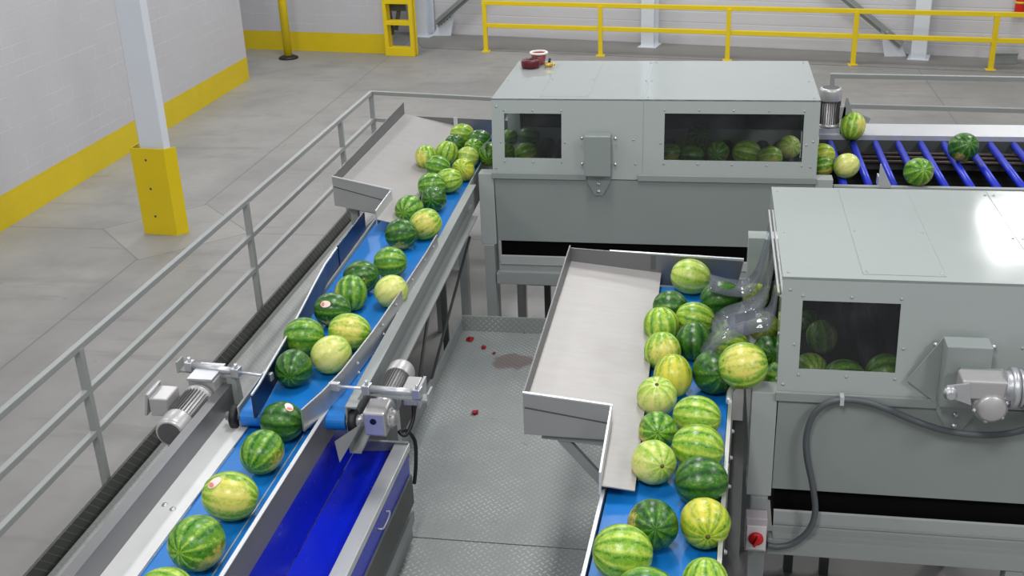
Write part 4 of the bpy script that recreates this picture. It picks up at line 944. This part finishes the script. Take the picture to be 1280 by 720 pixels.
    ('watermelons on the right belt', (-0.177, 4.051, 2.11), 0.114, (0.131, -0.878, 0.461), (-0.226, 0.974, -0.5), 'rind_dark', None, False, 'dark watermelon with a starburst of stripes, by the open blue belt'),
    ('watermelons on the right belt', (0.045, 4.091, 2.109), 0.112, (0.122, -0.991, 0.06), (-0.045, -0.817, 0.558), 'rind_yellow', None, True, 'yellow green watermelon with its stem end low, right of the starburst one'),
    ('watermelons on the right belt', (-0.29, 3.829, 2.119), 0.123, (0.962, 0.18, -0.205), (-0.979, -0.202, -0.5), 'rind_light', None, False, 'large light striped watermelon at the left front corner of the right belt'),
    ('watermelons on the right belt', (0.052, 3.711, 2.093), 0.096, (-0.01, 0.445, 0.895), (0.028, 1.0, -0.5), 'rind_light', None, False, 'light striped watermelon cut off by the bottom edge at the right guard'),
    ('watermelons on the right belt', (-0.182, 3.578, 2.113), 0.116, (0.955, -0.133, 0.264), (-0.267, 0.964, -0.5), 'rind_mid', None, False, 'watermelon cut off by the bottom edge in the middle of the right belt'),
    ('watermelons inside the near washer', (0.326, 6.561, 2.087), 0.090, (0.194, -0.882, 0.43), (-0.796, -0.606, -0.5), 'rind_pale', None, False, 'pale watermelon behind the farthest vinyl strip at the near washer mouth'),
    ('watermelons inside the near washer', (0.36, 6.125, 2.092), 0.094, (0.209, -0.885, 0.416), (-0.312, 0.95, -0.5), 'rind_pale', None, False, 'pale watermelon behind the middle vinyl strip at the near washer mouth'),
    ('watermelons inside the near washer', (0.387, 5.842, 2.067), 0.100, (0.173, -0.928, 0.331), (-0.983, -0.185, -0.5), 'rind_dark', None, False, 'dark watermelon in the shade of the near washer mouth behind the yellow one'),
    ('watermelons inside the near washer', (0.434, 5.521, 2.067), 0.100, (0.147, -0.884, 0.444), (-0.843, -0.539, -0.5), 'rind_mid', None, False, 'green watermelon wedged just inside the near washer post'),
    ('watermelons inside the near washer', (0.693, 6.081, 2.06), 0.093, (-0.13, 0.223, 0.966), (0.864, -0.503, -0.5), 'rind_mid', None, False, 'striped watermelon at the upper left of the near washer window'),
    ('watermelons inside the near washer', (0.601, 5.671, 2.06), 0.093, (0.294, -0.919, 0.263), (0.175, -0.985, -0.5), 'rind_light', None, False, 'watermelon at the lower left corner of the near washer window'),
    ('watermelons inside the near washer', (0.765, 5.532, 2.078), 0.112, (0.99, 0.09, 0.107), (-0.676, -0.737, -0.5), 'rind_mid', None, False, 'watermelon along the bottom middle of the near washer window'),
    ('watermelons inside the near washer', (1.001, 5.635, 2.075), 0.108, (0.967, 0.25, -0.056), (-0.777, 0.629, -0.5), 'rind_mid', None, False, 'watermelon at the lower right of the near washer window'),
    ('watermelons inside the near washer', (0.629, 6.263, 2.054), 0.086, (0.252, -0.916, 0.313), (0.48, -0.878, -0.5), 'rind_dark', None, False, 'dark watermelon behind the post left of the near washer window'),
]
def melon_mesh(seed, el):
    rr = random.Random(seed); bm = bmesh.new(); bmesh.ops.create_uvsphere(bm, u_segments=40, v_segments=24, radius=1.0)
    ph = [rr.uniform(0, 6.28) for _ in range(4)]
    for v in bm.verts:
        x, y, z = v.co.z, v.co.x, v.co.y          # poles on local X
        a = math.atan2(z, y); q = math.sqrt(max(0, 1-x*x))
        k = 1+.012*math.sin(3*a+ph[0])*q+.012*math.sin(2*a+ph[1])*x+.006*math.sin(10*a+ph[2])*q
        fl = 1-.035*math.exp(-((1-abs(x))/.05))   # slightly dimpled ends
        v.co = V((x*el*fl*(1+.03*x*math.sin(ph[3])), y*k*.97, z*k*.97))
    me = bpy.data.meshes.new('watermelon'); bm.to_mesh(me); bm.free()
    for p in me.polygons: p.use_smooth = True
    return me
MESH = {}
for i, (grp, c, r, ax, sp, mat, st, stem, lab) in enumerate(MELONS):
    key = (mat, i % 3, stem)
    if key not in MESH:
        me = melon_mesh(i*7+1, (1.04, 1.08, 1.12)[i % 3] if not stem else 1.02); me.materials.append(M[mat]); MESH[key] = me
    o = bpy.data.objects.new('watermelon', MESH[key]); C.objects.link(o)
    X = V(ax).normalized(); Zd = -V(sp); Zd = (Zd-X*Zd.dot(X))
    if Zd.length < .05: Zd = V((0, 0, 1))-X*X.z
    Zd.normalize(); Y = Zd.cross(X)
    Rm = Matrix((X, Y, Zd)).transposed().to_4x4()
    o.matrix_world = Matrix.Translation(c) @ Rm @ Matrix.Scale(r, 4)
    tag(o, lab, 'watermelon', grp)
    if stem:
        m = MB(); m.lathe([(.10, 0), (.085, .018), (.05, .03), (.035, .06), (.0005, .07)], (.955, 0, 0), (1, 0, 0), 12)
        s = m.build('stem_scar', 'stem_brown', o)
    if st:
        d = Rm.to_3x3().transposed() @ V(st[:3]); d.normalize()
        e1 = d.cross(V((0, 0, 1)) if abs(d.z) < .9 else V((1, 0, 0))).normalized(); e2 = d.cross(e1)
        el = (1.04, 1.08, 1.12)[i % 3]
        def cap(rad, lift, sh=0):
            vs = []; fs = []
            for ring in range(4):
                for k in range(20):
                    g = 2*PI*k/20; q = d+e1*sh+(e1*math.cos(g)*(1.25 if not sh else .6)+e2*math.sin(g)*.9)*rad*ring/3
                    q.normalize(); q = V((q.x*el, q.y*.985, q.z*.985))*lift; vs.append(q)
            for ring in range(3):
                for k in range(20):
                    l = (k+1) % 20; fs.append((ring*20+k, ring*20+l, ring*20+20+l, ring*20+20+k))
            return MB().add(vs, fs, True)
        if len(st) == 4: cap(.12, 1.012).build('sticker', 'sticker_red', o)
        else:
            s = cap(.23, 1.012).build('sticker', 'sticker_white', o); cap(.15, 1.02, .14).build('sticker_print', 'sticker_red', s)

# ------------------------------------------------------------------ light and camera
w = bpy.data.worlds.new('World'); sc.world = w; w.use_nodes = True
bg = w.node_tree.nodes['Background']; bg.inputs[0].default_value = (.93, .96, 1.0, 1); bg.inputs[1].default_value = .62
def lamp(x, y, z, sx, sy, p):
    l = bpy.data.lights.new('high_bay_lamp', 'AREA'); l.shape = 'RECTANGLE'; l.size = sx; l.size_y = sy; l.energy = p; l.color = (1, .995, .985)
    o = bpy.data.objects.new('high_bay_lamp', l); C.objects.link(o); o.location = (x, y, z)
for x in (-7.4, -1.0, 5.5):
    for y in (-.5, 6.4, 13.3, 20.4):
        p = {-.5: 470, 6.4: 270, 13.3: 330, 20.4: 360}[y]
        if x < -7 and y < 7: p *= .55
        if x > 5 and y > 20: p = 190
        lamp(x, y, 8.0, .85, 2.0, p)
cam = bpy.data.cameras.new('camera'); co = bpy.data.objects.new('camera', cam); C.objects.link(co); sc.camera = co
cam.sensor_width = 36; cam.lens = 1402.67/1280*36; cam.clip_end = 200
pi_, ya, ro = math.radians(23.564), math.radians(10.519), math.radians(-2.2525)
fwd = V((-math.sin(ya)*math.cos(pi_), math.cos(ya)*math.cos(pi_), -math.sin(pi_))); rt = V((math.cos(ya), math.sin(ya), 0)); up = rt.cross(fwd)
r2 = rt*math.cos(ro)+up*math.sin(ro); u2 = up*math.cos(ro)-rt*math.sin(ro)
co.matrix_world = Matrix(((r2.x, u2.x, -fwd.x, 0), (r2.y, u2.y, -fwd.y, 0), (r2.z, u2.z, -fwd.z, 5.0), (0, 0, 0, 1)))
vs = sc.view_settings; sc.display_settings.display_device = 'sRGB'
vs.view_transform = 'Standard'; vs.look = 'None'; vs.gamma = 1; vs.use_curve_mapping = False; vs.exposure = -.66
for o in bpy.data.objects:
    if '_base' in o: del o['_base']
# parts sit where their thing stands: keep their meshes in the thing's own space
